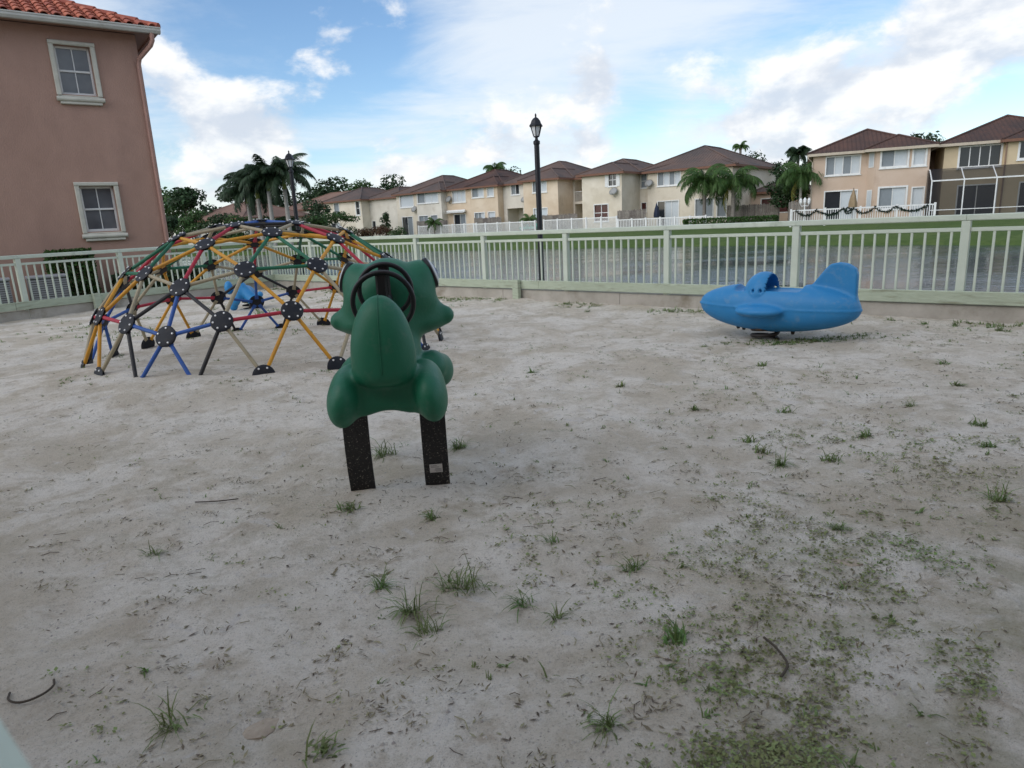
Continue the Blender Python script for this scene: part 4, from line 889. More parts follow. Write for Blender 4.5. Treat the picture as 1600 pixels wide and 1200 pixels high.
def shrub(label, loc, w, h, mtl, n=700, size=0.13, group=None, seed=1):
    rnd = random.Random(seed); t = thing('shrub', label, 'shrub', loc, rnd.uniform(0, 6), group); b = MB(); bl = []
    for k in range(5):
        a = k*1.26+rnd.random(); bl.append((w*.24*math.cos(a), w*.24*math.sin(a), h*rnd.uniform(.35, .68), w*.32, w*.32, h*.34)); b.tube([(0, 0, -.3), (bl[-1][0], bl[-1][1], h*.5)], [.05, .02], 5)
    b.build('stems', 'trunk_brown', t); cb = MB(); leaf_cloud(cb, bl, n, size, rnd); cb.build('foliage', mtl, t); return t
def hedge(label, loc, rz, L, D, H, mtl='leaf_hedge', n=4000, size=0.055, seed=3):
    rnd = random.Random(seed); t = thing('hedge', label, 'hedge', loc, rz); b = MB()
    for k in range(max(2, int(L/.4))): x = (k+.5)*L/max(2, int(L/.4)); b.tube([(x, D/2, -.2), (x+rnd.uniform(-.1, .1), D/2, H*.7)], [.03, .015], 5)
    b.tube([(.02, D/2, -.12), (L-.02, D/2, -.12)], .03, 5); b.build('stems', 'trunk_brown', t); b = MB()
    for _ in range(n):
        f = rnd.randrange(5); u, v = rnd.random(), rnd.random(); j = rnd.uniform(-.06, .035)
        p = {0: (u*L, -j, v*H), 1: (u*L, D+j, v*H), 2: (-j, u*D, v*H), 3: (L+j, u*D, v*H), 4: (u*L, v*D, H+j)}[f]
        if rnd.random() < .25: p = (rnd.random()*L, rnd.random()*D, rnd.random()*H)
        nr = Vector((rnd.gauss(0, 1), rnd.gauss(0, 1), rnd.gauss(0, 1)+.6)).normalized(); a = nr.cross(Vector((.2, .7, .3))).normalized(); c = nr.cross(a); s_ = size*rnd.uniform(.6, 1.3); p = Vector(p)
        b.quad(p-a*s_, p-c*s_*.55, p+a*s_, p+c*s_*.55)
    b.build('foliage', mtl, t)
ORD = ['first', 'second', 'third', 'fourth', 'fifth', 'sixth', 'seventh', 'eighth', 'ninth', 'tenth']
def ranks(L): o = sorted(range(len(L)), key=lambda i: L[i][0]/L[i][1]); return {i: ORD[k] for k, i in enumerate(o)}
EP = Vector((0.8, 0.6)); NP = Vector((-0.6, 0.8)); P0 = Vector((-8.395, 17.5)); RZP = math.atan2(.6, .8)
p = P0+EP*(-2.62)+NP*(-.75); hedge('clipped green hedge block against the pink wall behind the railing', (p.x, p.y, 0), RZP, .85, .6, 1.12, n=4500, size=.045)
p = P0+EP*(-1.35)+NP*(-.7); hedge('low dark hedge at the foot of the pink wall, behind the dome edge', (p.x, p.y, 0), RZP, 1.9, .55, .50, 'leaf_dark', n=5000, size=.045, seed=5)
p = lpos(34.8, -9.0); hedge('long low hedge in front of the two front-yard palms', (p[0], p[1], -.12), RZL, 7.5, 1.0, .82, n=5000, size=.10, seed=8)
palm('left of the two drooping palms in front of the cream end house', lpos(34.9, -4.6), 3.75, .17, .14, 'queen', 26, 3.0, seed=3)
palm('right of the two drooping palms, with one yellowing hanging frond', lpos(37.5, -4.6), 3.55, .20, .16, 'queen', 26, 3.0, seed=5, yellow=1)
palm('palm with a slim pale trunk left of the garlanded fence', (23.9, 56.6, 0), 3.6, .13, .10, 'queen', 18, 2.5, seed=8, yellow=1, trunk_mtl='trunk_pale')
palm('small young palm in front of the cream shuttered house', (-8.3, 83.0, 0), 1.5, .10, .08, 'queen', 11, 1.45, seed=12)
palm('small young palm at the foot of the street lamp in the far yard', (2.75, 76.0, 0), 1.3, .12, .10, 'queen', 11, 1.5, seed=14)
for i, (x, y, hh, lab) in enumerate(((-28.0, 78, 5.0, 'leftmost royal palm of the tall dark clump'), (-26.2, 76, 5.4, 'second royal palm from the left in the tall dark clump'), (-24.3, 74, 6.0, 'royal palm with a pale trunk in the middle of the tall clump'), (-22.6, 74, 6.1, 'rightmost royal palm of the clump, with a yellow-green crownshaft'))):
    palm(lab, (x, y, -.35), hh, .26, .19, 'royal', 20, 3.7, 'royal palms across the lake', shaft=1.5, seed=20+i, trunk_mtl='trunk_pale')
palm('palm top showing above the peach house roof', (-1.0, 108, 0), 9.0, .2, .16, 'queen', 14, 2.4, seed=31)
palm('palm top showing above the end house ridge', (31.5, 94, 0), 9.3, .2, .15, 'queen', 13, 1.45, seed=32)
palm('fan of palm leaves above the gap between the two house rows', (37.5, 90, 0), 7.9, .2, .16, 'royal', 15, 1.7, seed=33)
tree('clump of trees rising behind the right end of the end house roof', (35.5, 96, 0), 9.0, 6.5, 'leaf_dark', 1600, .22, seed=34)
tree('tree showing behind the ridge of the garland house', (43.5, 74, 0), 8.8, 4.8, 'leaf_dark', 1300, .2, seed=35)
tree('tree top right behind the street lamp above the roofs', (1.5, 104, 0), 9.0, 3.6, 'leaf_dark', 800, .2, seed=36)
tree('bushy green tree beside the garage of the end house', (24.6, 60.4, 0), 5.4, 5.0, 'leaf_dark', 3200, .16, seed=37, clear=.2)
TL = ((-50, 92, 6.5, 8), (-46, 104, 8.6, 9), (-42, 112, 9.2, 10), (-56, 98, 8, 9), (-38, 118, 9.5, 10), (-31, 120, 9.0, 10), (-25, 124, 10.5, 9), (-29.5, 118, 10.0, 9), (-20, 126, 10.2, 9), (-53, 112, 9.4, 10))
RK = ranks(TL)
for i, (x, y, hh, w) in enumerate(TL):
    tree('broad tall background tree, %s from the pink house in the far tree line' % RK[i], (x, y, 0), hh, w, 'leaf_mid' if i % 3 == 0 else 'leaf_dark', 2000, .30, .22, .22, 'tree line beyond the lake', 40+i)
TL = ((-39.5, 84, 4.2, 5), (-36.5, 82.5, 4.6, 4.6), (-33.2, 81.5, 3.8, 5), (-30.2, 81, 3.6, 4.4), (-42.5, 86, 4.8, 5.4), (-27, 80.5, 3.4, 4), (-24.2, 79.5, 3.2, 4.2), (-21.5, 78, 3.4, 4.2))
RK = ranks(TL)
for i, (x, y, hh, w) in enumerate(TL):
    tree('low dense shore tree across the lake, %s from the pink house' % RK[i], (x, y, -.1), hh, w, 'leaf_mid' if i % 2 else 'leaf_dark', 1700, .17, .1, .1, 'shore trees behind the dome', 60+i)
tree('dark rounded tree in front of the house with narrow windows', (-23.6, 88, 0), 5.0, 6.0, 'leaf_dark', 2600, .17, seed=71, clear=.15)
tree('young open-crowned tree before the cream house with narrow windows', (-19.6, 84, 0), 3.9, 4.6, 'leaf_mid', 1000, .15, .07, .38, seed=72)
tree('narrow shrubby tree at the left corner of the shuttered house', (-15.3, 91, 0), 3.6, 1.8, 'leaf_dark', 700, .14, seed=73, clear=.1)
TL = ((-19.0, 85.5, 2.6, 1.7, 'leaf_mid'), (-16.8, 85.5, 2.6, 1.5, 'leaf_red'), (-14.8, 85.0, 2.5, 1.6, 'leaf_red'), (-12.9, 84.0, 2.2, 1.4, 'leaf_mid'), (-21.2, 86, 2.6, 1.6, 'leaf_red'))
RK = ranks(TL)
for i, (x, y, w, hh, mm) in enumerate(TL):
    shrub('%s shrub, %s from the left in the bed by the shuttered house' % ('reddish' if mm == 'leaf_red' else 'green', RK[i]), (x, y, 0), w, hh, mm, 800, .11, 'shrubs beside the shuttered house', 80+i)

# ------------------------------------------------------------------ climbing dome
def dome():
    cx, cy, zc, RR, phi, sz, tx, ty = -2.6918, 7.7764, -0.4524, 2.0208, -1.7666, 0.9633, -0.019, 0.0009
    T = np.array([0, 0, 1.]); P = [np.array([2/5**.5*math.cos(k*2*math.pi/5), 2/5**.5*math.sin(k*2*math.pi/5), 1/5**.5]) for k in range(5)]
    Q = [np.array([2/5**.5*math.cos((k+.5)*2*math.pi/5), 2/5**.5*math.sin((k+.5)*2*math.pi/5), -1/5**.5]) for k in range(5)]
    V = {}
    def key(v): return tuple(np.round(v, 4))
    nodes = {}
    def node(v, ring):
        v = v/np.linalg.norm(v); k = key(v)
        if k not in nodes: nodes[k] = (v, ring)
        return k
    F = {}
    for i in range(5):
        for r_ in range(5):
            for q in range(r_+1):
                F[i, r_, q] = node(T*(1-r_/4)+(P[i]*(r_-q)+P[(i+1) % 5]*q)/4, r_)
        for q in range(4): F[i, 5, q] = node((P[i]*(3-q)+P[(i+1) % 5]*q+Q[i])/4, 5)
    C0_ = Vector((0, 0, zc))
    def world(v, ring):
        X = Vector((RR*(math.cos(phi)*v[0]-math.sin(phi)*v[1]), RR*(math.sin(phi)*v[0]+math.cos(phi)*v[1]), sz*RR*v[2]))
        X = Matrix.Rotation(ty, 3, 'Y') @ (Matrix.Rotation(tx, 3, 'X') @ X) + Vector((0, 0, zc))
        if ring == 0: X.z -= .06
        if ring == 1: X.z -= .045
        if ring == 5: X.x *= .985; X.y *= .985; X.z -= .05
        return X
    pos = {k: world(*v) for k, v in nodes.items()}; C0 = Vector((0, 0, zc))
    root = thing('climbing_dome', 'multicoloured geodesic climbing dome with black hub plates on the sand', 'climbing frame', (cx, cy, 0))
    edges = {}
    def e(a, b, c): edges.setdefault(tuple(sorted((a, b))), c)
    for i in range(5):
        g = lambda r_, q: F[i, r_, q]
        e(g(0,0), g(1,0), 'blue'); e(g(1,0), g(1,1), 'black'); e(g(1,0), g(2,0), 'red'); e(g(1,0), g(2,1), 'beige'); e(g(1,1), g(2,1), 'beige')
        e(g(2,0), g(2,1), 'yellow'); e(g(2,1), g(2,2), 'yellow'); e(g(2,0), g(3,0), 'red'); e(g(2,0), g(3,1), 'yellow'); e(g(2,1), g(3,1), 'green'); e(g(2,1), g(3,2), 'green'); e(g(2,2), g(3,2), 'yellow')
        e(g(3,0), g(3,1), 'beige'); e(g(3,1), g(3,2), 'green'); e(g(3,2), g(3,3), 'beige')
        e(g(3,0), g(4,0), 'blue'); e(g(3,0), g(4,1), 'black'); e(g(3,1), g(4,1), 'beige'); e(g(3,1), g(4,2), 'yellow'); e(g(3,2), g(4,2), 'yellow'); e(g(3,2), g(4,3), 'beige'); e(g(3,3), g(4,3), 'black')
        e(g(4,0), g(4,1), 'blue'); e(g(4,1), g(4,2), 'red'); e(g(4,2), g(4,3), 'red'); e(g(4,3), g(4,4), 'blue')
        e(g(4,0), g(5,0), 'blue'); e(g(4,4), g(5,3), 'blue'); e(g(4,1), g(5,0), 'black'); e(g(4,1), g(5,1), 'beige'); e(g(4,2), g(5,1), 'yellow'); e(g(4,2), g(5,2), 'yellow'); e(g(4,3), g(5,2), 'beige'); e(g(4,3), g(5,3), 'black')
    nb = {k: [] for k in nodes}
    for (a, b), c in edges.items():
        p, q = pos[a], pos[b]; nb[a].append(q); nb[b].append(p); d = (q-p).normalized(); na = (p-C0).normalized(); nbn = (q-C0).normalized()
        m_ = MB(); r_ = 0.0175; p1 = p+d*.085; q1 = q-d*.085
        m_.tube([p1, p1+d*.05, q1-d*.05, q1], [r_*.95, r_, r_, r_*.95], 10)
        for (s_, t_, n_) in ((p+d*.045, p1+d*.012, na), (q-d*.045, q1-d*.012, nbn)):                     # flattened ends under the plates
            w = d.cross(n_).normalized()*.024; h = n_*.006; i0 = len(m_.v)
            for base in (s_, t_):
                for sw, sh in ((-1,-1), (1,-1), (1,1), (-1,1)): m_.v.append(tuple(base+w*sw+h*sh))
            m_.f += [(i0+k, i0+(k+1) % 4, i0+4+(k+1) % 4, i0+4+k) for k in range(4)] + [(i0+3, i0+2, i0+1, i0), (i0+4, i0+5, i0+6, i0+7)]
        m_.build('bar', 'dome_'+c, root, 35)
    plate = MB(); plate.lathe([(0.0005, .020), (.04, .0195), (.080, .0165), (.096, .0120), (.100, .009), (.100, .0065), (.0005, .0065)], 28); plate.lathe([(.0005, -.0065), (.095, -.0065), (.095, -.011), (.075, -.014), (.0005, -.015)], 24)
    plate_me = plate.mesh('hub_plate', 'hub_black', 40)
    for k, (v, ring) in nodes.items():
        p = pos[k]
        if ring == 5 and p.z - gh(p.x+cx, p.y+cy) < -.065: continue
        n_ = (p-C0).normalized(); q = n_.to_track_quat('Z', 'Y'); mt_ = Matrix.Translation(p) @ q.to_matrix().to_4x4()
        hub = link('hub_plate', plate_me, root, matrix=mt_)
        bm = MB(); inv = q.to_matrix().transposed()
        for o in nb[k]:
            d = inv @ (o-p); a = math.atan2(d.y, d.x); bm.lathe([(.0092, .011), (.0092, .0215), (.006, .025)], 8, (.074*math.cos(a), .074*math.sin(a), 0))
        tag(bm.build('bolt_heads', 'bolt_metal', hub), kind='stuff')
dome()

# ------------------------------------------------------------------ smooth solids: distance fields meshed with surface nets
def surface_nets(fn, lo, hi, h):
    n = [int(math.ceil((hi[k]-lo[k])/h))+1 for k in range(3)]; ax = [lo[k]+h*np.arange(n[k]) for k in range(3)]
    X, Y, Z = np.meshgrid(*ax, indexing='ij'); D = fn(X, Y, Z); ins = D < 0
    c = [D[i:n[0]-1+i, j:n[1]-1+j, k:n[2]-1+k] for i in (0, 1) for j in (0, 1) for k in (0, 1)]; cn = np.stack(c, -1); sg = (cn < 0).sum(-1); act = (sg > 0) & (sg < 8)
    ids = -np.ones(act.shape, int); ids[act] = np.arange(act.sum()); off = np.array([(i, j, k) for i in (0, 1) for j in (0, 1) for k in (0, 1)], float)
    cv = cn[act]; acc = np.zeros((len(cv), 3)); cnt = np.zeros(len(cv))
    for a in range(8):
        for b in range(a+1, 8):
            if abs(off[a]-off[b]).sum() != 1: continue
            da, db = cv[:, a], cv[:, b]; m_ = (da < 0) != (db < 0); t = np.where(m_, da/np.where(m_, da-db, 1), 0); pt = off[a]+(off[b]-off[a])*t[:, None]; acc += pt*m_[:, None]; cnt += m_
    V = (np.argwhere(act)+acc/cnt[:, None])*h+np.array(lo); faces = []
    for a in range(3):
        u, w = (a+1) % 3, (a+2) % 3
        sl0 = [slice(None)]*3; sl1 = [slice(None)]*3; sl0[a] = slice(0, -1); sl1[a] = slice(1, None); cross = ins[tuple(sl0)] != ins[tuple(sl1)]
        idx = np.argwhere(cross); idx = idx[(idx[:, u] > 0) & (idx[:, w] > 0) & (idx[:, u] < n[u]-1) & (idx[:, w] < n[w]-1)]
        du = np.zeros(3, int); du[u] = 1; dw = np.zeros(3, int); dw[w] = 1
        q = np.stack([ids[tuple((idx-du-dw).T)], ids[tuple((idx-dw).T)], ids[tuple(idx.T)], ids[tuple((idx-du).T)]], -1)
        f = ins[tuple(idx.T)]; q[~f] = q[~f][:, ::-1]; faces.append(q)
    return V, np.concatenate(faces)
def sdf_obj(name, fn, lo, hi, h, mtl, parent):
    V, F_ = surface_nets(fn, lo, hi, h); me = bpy.data.meshes.new(name); me.from_pydata(V.tolist(), [], F_.tolist()); me.materials.append(MATS[mtl]); me.shade_smooth(); me.update(); return link(name, me, parent)
def ell(X, Y, Z, c, r):
    a, b, d = (X-c[0])/r[0], (Y-c[1])/r[1], (Z-c[2])/r[2]; k0 = np.sqrt(a*a+b*b+d*d); k1 = np.sqrt((a/r[0])**2+(b/r[1])**2+(d/r[2])**2); return k0*(k0-1)/np.maximum(k1, 1e-6)
def cap(X, Y, Z, p, q, r0, r1=None):
    p, q = np.array(p, float), np.array(q, float); r1 = r0 if r1 is None else r1; d = q-p; t = np.clip(((X-p[0])*d[0]+(Y-p[1])*d[1]+(Z-p[2])*d[2])/d.dot(d), 0, 1)
    return np.sqrt((X-p[0]-d[0]*t)**2+(Y-p[1]-d[1]*t)**2+(Z-p[2]-d[2]*t)**2)-(r0+(r1-r0)*t)
def rbox(X, Y, Z, c, s_, r):
    a, b, d = abs(X-c[0])-s_[0]+r, abs(Y-c[1])-s_[1]+r, abs(Z-c[2])-s_[2]+r; return np.sqrt(np.maximum(a, 0)**2+np.maximum(b, 0)**2+np.maximum(d, 0)**2)+np.minimum(np.maximum(a, np.maximum(b, d)), 0)-r
def smin(a, b, k): h = np.maximum(k-abs(a-b), 0)/k; return np.minimum(a, b)-h*h*k*.25
def smax(a, b, k): return -smin(-a, -b, k)

def frog():
    root = thing('frog_rider', 'dark green frog spring rider with black steering rings, seen from behind', 'spring rider', (-0.592, 3.26, 0), R(4.7))
    def fn(X, Y, Z):
        A = abs(X)
        d = smax(ell(X, Y, Z, (0, -.225, .720), (.146, .125, .291)), .605-Z+.0*X, .07)      # seat back
        d = smin(d, cap(X, Y, Z, (0, -.12, .600), (0, .38, .62), .100, .12), .05)        # body
        d = smin(d, cap(X, Y, Z, (0, .26, .62), (0, .37, .90), .13, .15), .10)           # neck
        hd = ell(X, Y, Z, (0, .37, .945), (.236, .175, .185))
        hd = smin(hd, ell(X, Y, Z, (0, .33, 1.02), (.115, .13, .120)), .05)
        hd = smin(hd, ell(A, Y, Z, (.160, .40, 1.025), (.085, .105, .100)), .035)       # eye bulges
        hd = smin(hd, cap(A, Y, Z, (.05, .42, .830), (.285, .42, .822), .095, .046), .12)    # wide mouth
        hd = smin(hd, ell(X, Y, Z, (0, .42, .80), (.27, .18, .078)), .05)
        d = smin(d, hd, .05)
        lg = smin(ell(A, Y, Z, (.196+.10*(.545-Z), -.20, .540), (.078, .165, .128)), ell(A, Y, Z, (.165, -.10, .60), (.080, .14, .085)), .05)     # rear haunches
        fl = smin(ell(A, Y, Z, (.195, .30, .565), (.082, .12, .090)), ell(A, Y, Z, (.240, .40, .525), (.068, .12, .090)), .04)          # fore legs
        sk = rbox(X, Y, Z, (0, .05, .545), (.20, .31, .085), .045)
        d = smin(d, sk, .03); d = smin(d, lg, .030); d = smin(d, fl, .03)
        arch = np.sqrt(X**2+((Z-.30)*.88)**2)-.162
        d = smax(d, -arch, .02)
        seam = np.maximum(abs(X)-.0016, -(d+.0022)); d = np.where((abs(X) < .004) & (Z > .62), d+.0018, d)
        return d
    sdf_obj('body', fn, (-.40, -.42, .36), (.40, .68, 1.20), .0105, 'frog_green', root)
    for sg in (-1, 1):
        n_ = Vector((sg*.90, .16, .34)).normalized(); c = Vector((sg*.160, .40, 1.025)); q = n_.to_track_quat('Z', 'Y').to_matrix()
        p = c+Vector((n_.x*.078, n_.y*.096, n_.z*.093))
        def disc(r_, z0, z1): return MB().lathe([(r_, z0-.02), (r_, z0), (r_*.8, z0+(z1-z0)*.6), (r_*.4, z1), (.0005, z1+.001)], 22, p, q @ Matrix.Diagonal((1.0, 1.25, 1.0)))
        rim = disc(.068, -.004, .009).build('eye', 'eye_black', root, 50); disc(.061, -.001, .0165).build('eye_white', 'eye_white', rim, 50)
        disc(.036, .008, .0215).build('iris', 'eye_blue', rim, 50); disc(.020, .014, .0250).build('pupil', 'eye_black', rim, 50)
    for (y, z, r_, tilt) in ((-.015, .955, .142, .10), (.150, .998, .128, .10)):
        ax = Matrix.Rotation(R(90)+tilt, 3, 'X'); b = MB(); b.torus((0, y, z), r_, .0122, ax, 44, 12)
        w = b.build('steering_ring', 'wheel_black', root, True)
        s_ = MB(); s_.cbox(-.027, y-.013, z-r_+.004, .027, y+.011, z+r_-.006, .010); s_.build('spoke', 'wheel_black', w, 30)
    MB().tube([(0, -.02, .92), (0, .17, .955), (0, .30, .965)], .030, 12).build('steering_column', 'wheel_black', root, True)
    for sx in (-.186, .190):
        b = MB(); n = 14; hw = .062; th = .006
        for k in range(n+1):
            f = k/n; z = .50-.58*f; a = (f-.35)*1.5; y = -.04+.085*(a*a) if f > .35 else -.04+.06*(f-.35)**2
            dz = -.58; dy = .085*2*a*1.5 if f > .35 else .12*(f-.35); nn = Vector((0, -dz, dy)).normalized() if True else None
            tt = Vector((0, dy, dz)).normalized(); nr = Vector((0, -tt.z, tt.y))*th
            for (xx, s2) in ((-hw, -1), (hw, -1), (hw, 1), (-hw, 1)): b.v.append((sx+xx, y+nr.y*s2, z+nr.z*s2))
        for k in range(n):
            for j in range(4): b.f.append((k*4+j, k*4+(j+1) % 4, (k+1)*4+(j+1) % 4, (k+1)*4+j))
        b.f += [(3, 2, 1, 0), (4*n, 4*n+1, 4*n+2, 4*n+3)]
        st = b.build('spring_strap', 'strap_black', root, 40)
    for sx in (-.186, .190):
        for dx in (-.03, .03): MB().lathe([(.011, 0), (.011, .006), (.007, .010)], 8, (sx+dx, -.046, .455), Matrix.Rotation(R(90), 3, 'X')).build('bolt', 'steel_dark', root)
    rp = []
    for k in range(21):
        th = -.15+1.75*k/20; rp.append((0, -.225-.1262*math.cos(th), .720+.292*math.sin(th)))
    MB().tube(rp, .0022, 5).build('mould_seam', 'frog_green', root, True)
    # maker's sticker on the right strap
    f = .67; z = .50-.58*f; a = (f-.35)*1.5; y = -.04+.085*a*a; dy = .085*2*a*1.5; sl = math.atan2(dy, .58)
    s_ = MB().box(-.032, -.0008, -.024, .032, .0008, .024); so = s_.build('sticker', 'sticker', root); so.location = (.188, y-.0105, z); so.rotation_euler = (sl, 0, 0)
    pr = MB()
    for (x0, x1, zz) in ((-.026, .004, .014), (-.026, .016, .006), (-.004, .027, -.004), (-.008, .027, -.011), (-.002, .027, -.018)): pr.box(x0, -.0014, zz, x1, -.0009, zz+.003)
    pr.build('print_lines', 'print_grey', so)
frog()

def plane_rider():
    root = thing('plane_rider', 'bright blue toy aeroplane spring rider near the lakeside railing', 'spring rider', (2.72, 6.91, 0.018), R(-41))
    poly = [(.32, .46), (.40, .545), (.52, .695), (.56, .728), (.63, .742), (.71, .73), (.78, .69), (.80, .64), (.80, .36), (.45, .36)]
    def fin2d(X, Z):
        d = np.full(X.shape, 1e9); s_ = np.ones(X.shape); n = len(poly)
        for i in range(n):
            a, b = poly[i], poly[i-1]; ex, ez = b[0]-a[0], b[1]-a[1]; wx, wz = X-a[0], Z-a[1]; t = np.clip((wx*ex+wz*ez)/(ex*ex+ez*ez), 0, 1); d = np.minimum(d, (wx-ex*t)**2+(wz-ez*t)**2)
            c1 = Z >= a[1]; c2 = Z < b[1]; c3 = ex*wz > ez*wx; s_ = np.where((c1 & c2 & c3) | (~c1 & ~c2 & ~c3), -s_, s_)
        return s_*np.sqrt(d)
    def fn(X, Y, Z):
        X = X/.93; zc = .315-.012*(X/.83); A = abs(Y)
        rx = np.where(X < 0, .86, .86); p = np.where(X < 0, 2.1, 2.9); up_ = np.where(Z > zc, .232, .262-.06*np.clip(X/.83, 0, 1))
        f = (abs(X/rx)**p + (A/.255)**2.2 + (abs(Z-zc)/up_)**2.2)**(1/2.2); d = (f-1)*.235
        fl = np.maximum(((abs(X/(rx*1.004))**p+(A/.2585)**2.2)**(1/2.2)-1)*.24, abs(Z-zc)-.006); d = smin(d, fl, .012)       # moulding seam
        d = smin(d, ell(X, A, Z, (-.08, .255, .290), (.255, .165, .062)), .035)                                               # stub wings
        pit = rbox(X, Y, Z, (-.05, 0, .60), (.36, .19, .13), .045); d = smax(d, -pit, .015)
        out = ell(X, Y, Z, (-.13, 0, .42), (.21, .235, .24)); inn = ell(X, Y, Z, (-.05, 0, .42), (.225, .208, .213))
        hoop = np.maximum(np.maximum(out, -inn), np.maximum(X-.03, .40-Z))
        d = np.minimum(d, hoop)
        for sx in (-.09, -.17): d = smax(d, -ell(X, A, Z, (sx, .235, .485), (.014, .06, .020)), .008)
        d = smin(d, np.maximum(fin2d(X, Z), A-.026)-.012, .03)
        return d
    sdf_obj('body', fn, (-.86, -.46, .03), (.86, .46, .80), .0105, 'plane_blue', root)
    b = MB(); pts = []
    for k in range(81): a = k/80*2*math.pi*2.6; pts.append((-.10+.125*math.cos(a), .125*math.sin(a), -.03+.17*k/80))
    b.tube(pts, .020, 8); b.build('coil_spring', 'steel_dark', root, True)
    MB().cbox(-.30, -.09, .098, .12, .09, .118, .004).build('mounting_plate', 'steel_dark', root)
    for x, z0 in ((-.36, .07), (-.30, .06), (.20, .045)): MB().tube([(x, -.06, z0), (x, -.06, .16)], [.016, .04], 8).build('bracket', 'steel_dark', root)
plane_rider()
def far_rider():
    root = thing('animal_rider', 'small blue animal spring rider seen through the back of the dome', 'spring rider', (-4.62, 12.15, 0), 0.2)
    def fn(X, Y, Z):
        d = cap(X, Y, Z, (-.06, 0, .40), (.13, -.10, .17), .085, .10)
        d = smin(d, cap(X, Y, Z, (-.07, 0, .40), (-.17, -.10, .17), .085, .085), .04)
        d = smin(d, ell(X, Y, Z, (-.03, .16, .27), (.17, .25, .15)), .06)
        d = smin(d, ell(X, Y, Z, (-.27, .02, .40), (.07, .09, .12)), .05)
        d = smin(d, ell(X, Y, Z, (-.215, -.06, .085), (.072, .08, .085)), .03)
        d = smin(d, ell(X, Y, Z, (.235, .02, .25), (.055, .09, .055)), .05)
        return d
    sdf_obj('body', fn, (-.42, -.28, -.02), (.36, .48, .58), .018, 'plane_blue', root)
    MB().tube([(-.02+.07*math.cos(k*.5), .12+.07*math.sin(k*.5), -.03+.2*k/40) for k in range(41)], .015, 6).build('coil_spring', 'steel_dark', root, True)
far_rider()

# ------------------------------------------------------------------ growth and litter on the sand
def blades(b, x, y, n, h, spread, rnd, w=.0022):
    z0 = gh(x, y)-.004; sx_ = rnd.uniform(.7, 1.5); bias = rnd.uniform(0, 6.283); hb = rnd.uniform(.0, .9)
    for _ in range(n):
        a = rnd.uniform(0, 6.283) if rnd.random() > hb else rnd.gauss(bias, .9); r0 = rnd.random()**.8*spread*.24*sx_; l = h*rnd.uniform(.25, 1.0)*(1.25 if rnd.random() < .12 else .85); lean = rnd.uniform(.2, 1.35)
        b0 = rnd.uniform(0, 6.283); p = Vector((x+r0*math.cos(b0), y+r0*math.sin(b0)*.7, z0)); d = Vector((math.cos(a)*math.sin(lean), math.sin(a)*math.sin(lean), math.cos(lean))); s_ = Vector((-math.sin(a), math.cos(a), 0))*w*rnd.uniform(.6, 1.3)
        m1 = p+d*l*.5; d2 = (d+Vector((math.cos(a)*.5, math.sin(a)*.5, -.55*lean))).normalized(); m2 = m1+d2*l*.32; tip = m2+(d2+Vector((0, 0, -.35))).normalized()*l*.25
        i = len(b.v); b.v += [tuple(p-s_), tuple(p+s_), tuple(m1-s_*.9), tuple(m1+s_*.9), tuple(m2-s_*.6), tuple(m2+s_*.6), tuple(tip)]; b.f += [(i, i+1, i+3, i+2), (i+2, i+3, i+5, i+4), (i+4, i+5, i+6)]
rnd = random.Random(5)
TUFTS = [(-0.77, 3.78, 60, .14, .20, 'grass tuft behind the frog rider, between its two straps'), (-0.33, 3.90, 60, .12, .16, 'grass tuft to the right of the frog rider straps'), (-0.38, 2.88, 26, .08, .08, 'small grass tuft just in front of the right frog strap'),
  (-0.52, 2.29, 30, .09, .09, 'leftmost small tuft in the cluster below the frog'), (-0.22, 2.28, 70, .11, .26, 'widest grass tuft in the cluster below the frog'), (-0.39, 2.13, 40, .13, .14, 'tall spiky grass tuft in the cluster below the frog'), (-0.32, 2.01, 34, .10, .14, 'lowest dark green tuft of the cluster below the frog'),
  (0.0, 2.16, 26, .09, .10, 'thin grass tuft right of the cluster below the frog'), (0.11, 2.06, 18, .09, .06, 'thin grass seedling right of the tuft cluster'), (0.14, 2.58, 16, .07, .08, 'pale grass seedling on bare sand near the centre'), (0.42, 2.34, 24, .10, .10, 'long-leaved weed on the sand right of centre'),
  (0.20, 1.52, 40, .10, .12, 'grass tuft at the bottom edge, right of centre'), (-0.98, 1.63, 26, .11, .12, 'brownish grass tuft at the lower left'), (-1.56, 2.67, 22, .07, .10, 'small flat grass tuft on the left sand'), (1.38, 3.36, 46, .11, .10, 'upright grass tuft on the right sand'), (2.62, 4.34, 30, .08, .16, 'flat grass clump on the right sand'), (1.31, 2.58, 30, .07, .12, 'small bright tuft below the upright right tuft'), (2.13, 2.80, 34, .11, .10, 'spiky tuft near the right edge of the sand')]
for (x, y, n, h, s_, lab) in TUFTS:
    b = MB(); blades(b, 0, 0, 0, 0, 0, rnd); blades(b, x, y, int(n*1.5), h*1.25, s_*1.2, rnd, .0021)
    me = b.mesh('grass_tuft', 'grass_blade'); o = link('grass_tuft', me); tag(o, lab, 'grass tuft')
b = MB()
small = [(1.35, 3.54), (1.24, 4.49), (3.49, 5.36), (3.21, 4.77), (4.74, 7.14), (4.86, 6.67), (2.13, 5.66), (0.17, 5.85), (0.85, 5.21), (1.66, 3.38), (-0.54, 1.5), (2.0, 3.72), (0.47, 1.87), (1.35, 3.73), (1.79, 4.34), (-0.8, 3.01), (2.77, 3.87), (2.53, 3.44), (4.5, 7.3), (4.3, 7.6), (1.1, 9.6), (2.2, 9.2)]
for (x, y) in small: blades(b, x, y, 44, .085, .16, rnd, .0035)
def inside(x, y): return (x-RC.x)*RN.x+(y-RC.y)*RN.y < -.12 and (x-CORNER.x)*LN.x+(y-CORNER.y)*LN.y < -.12
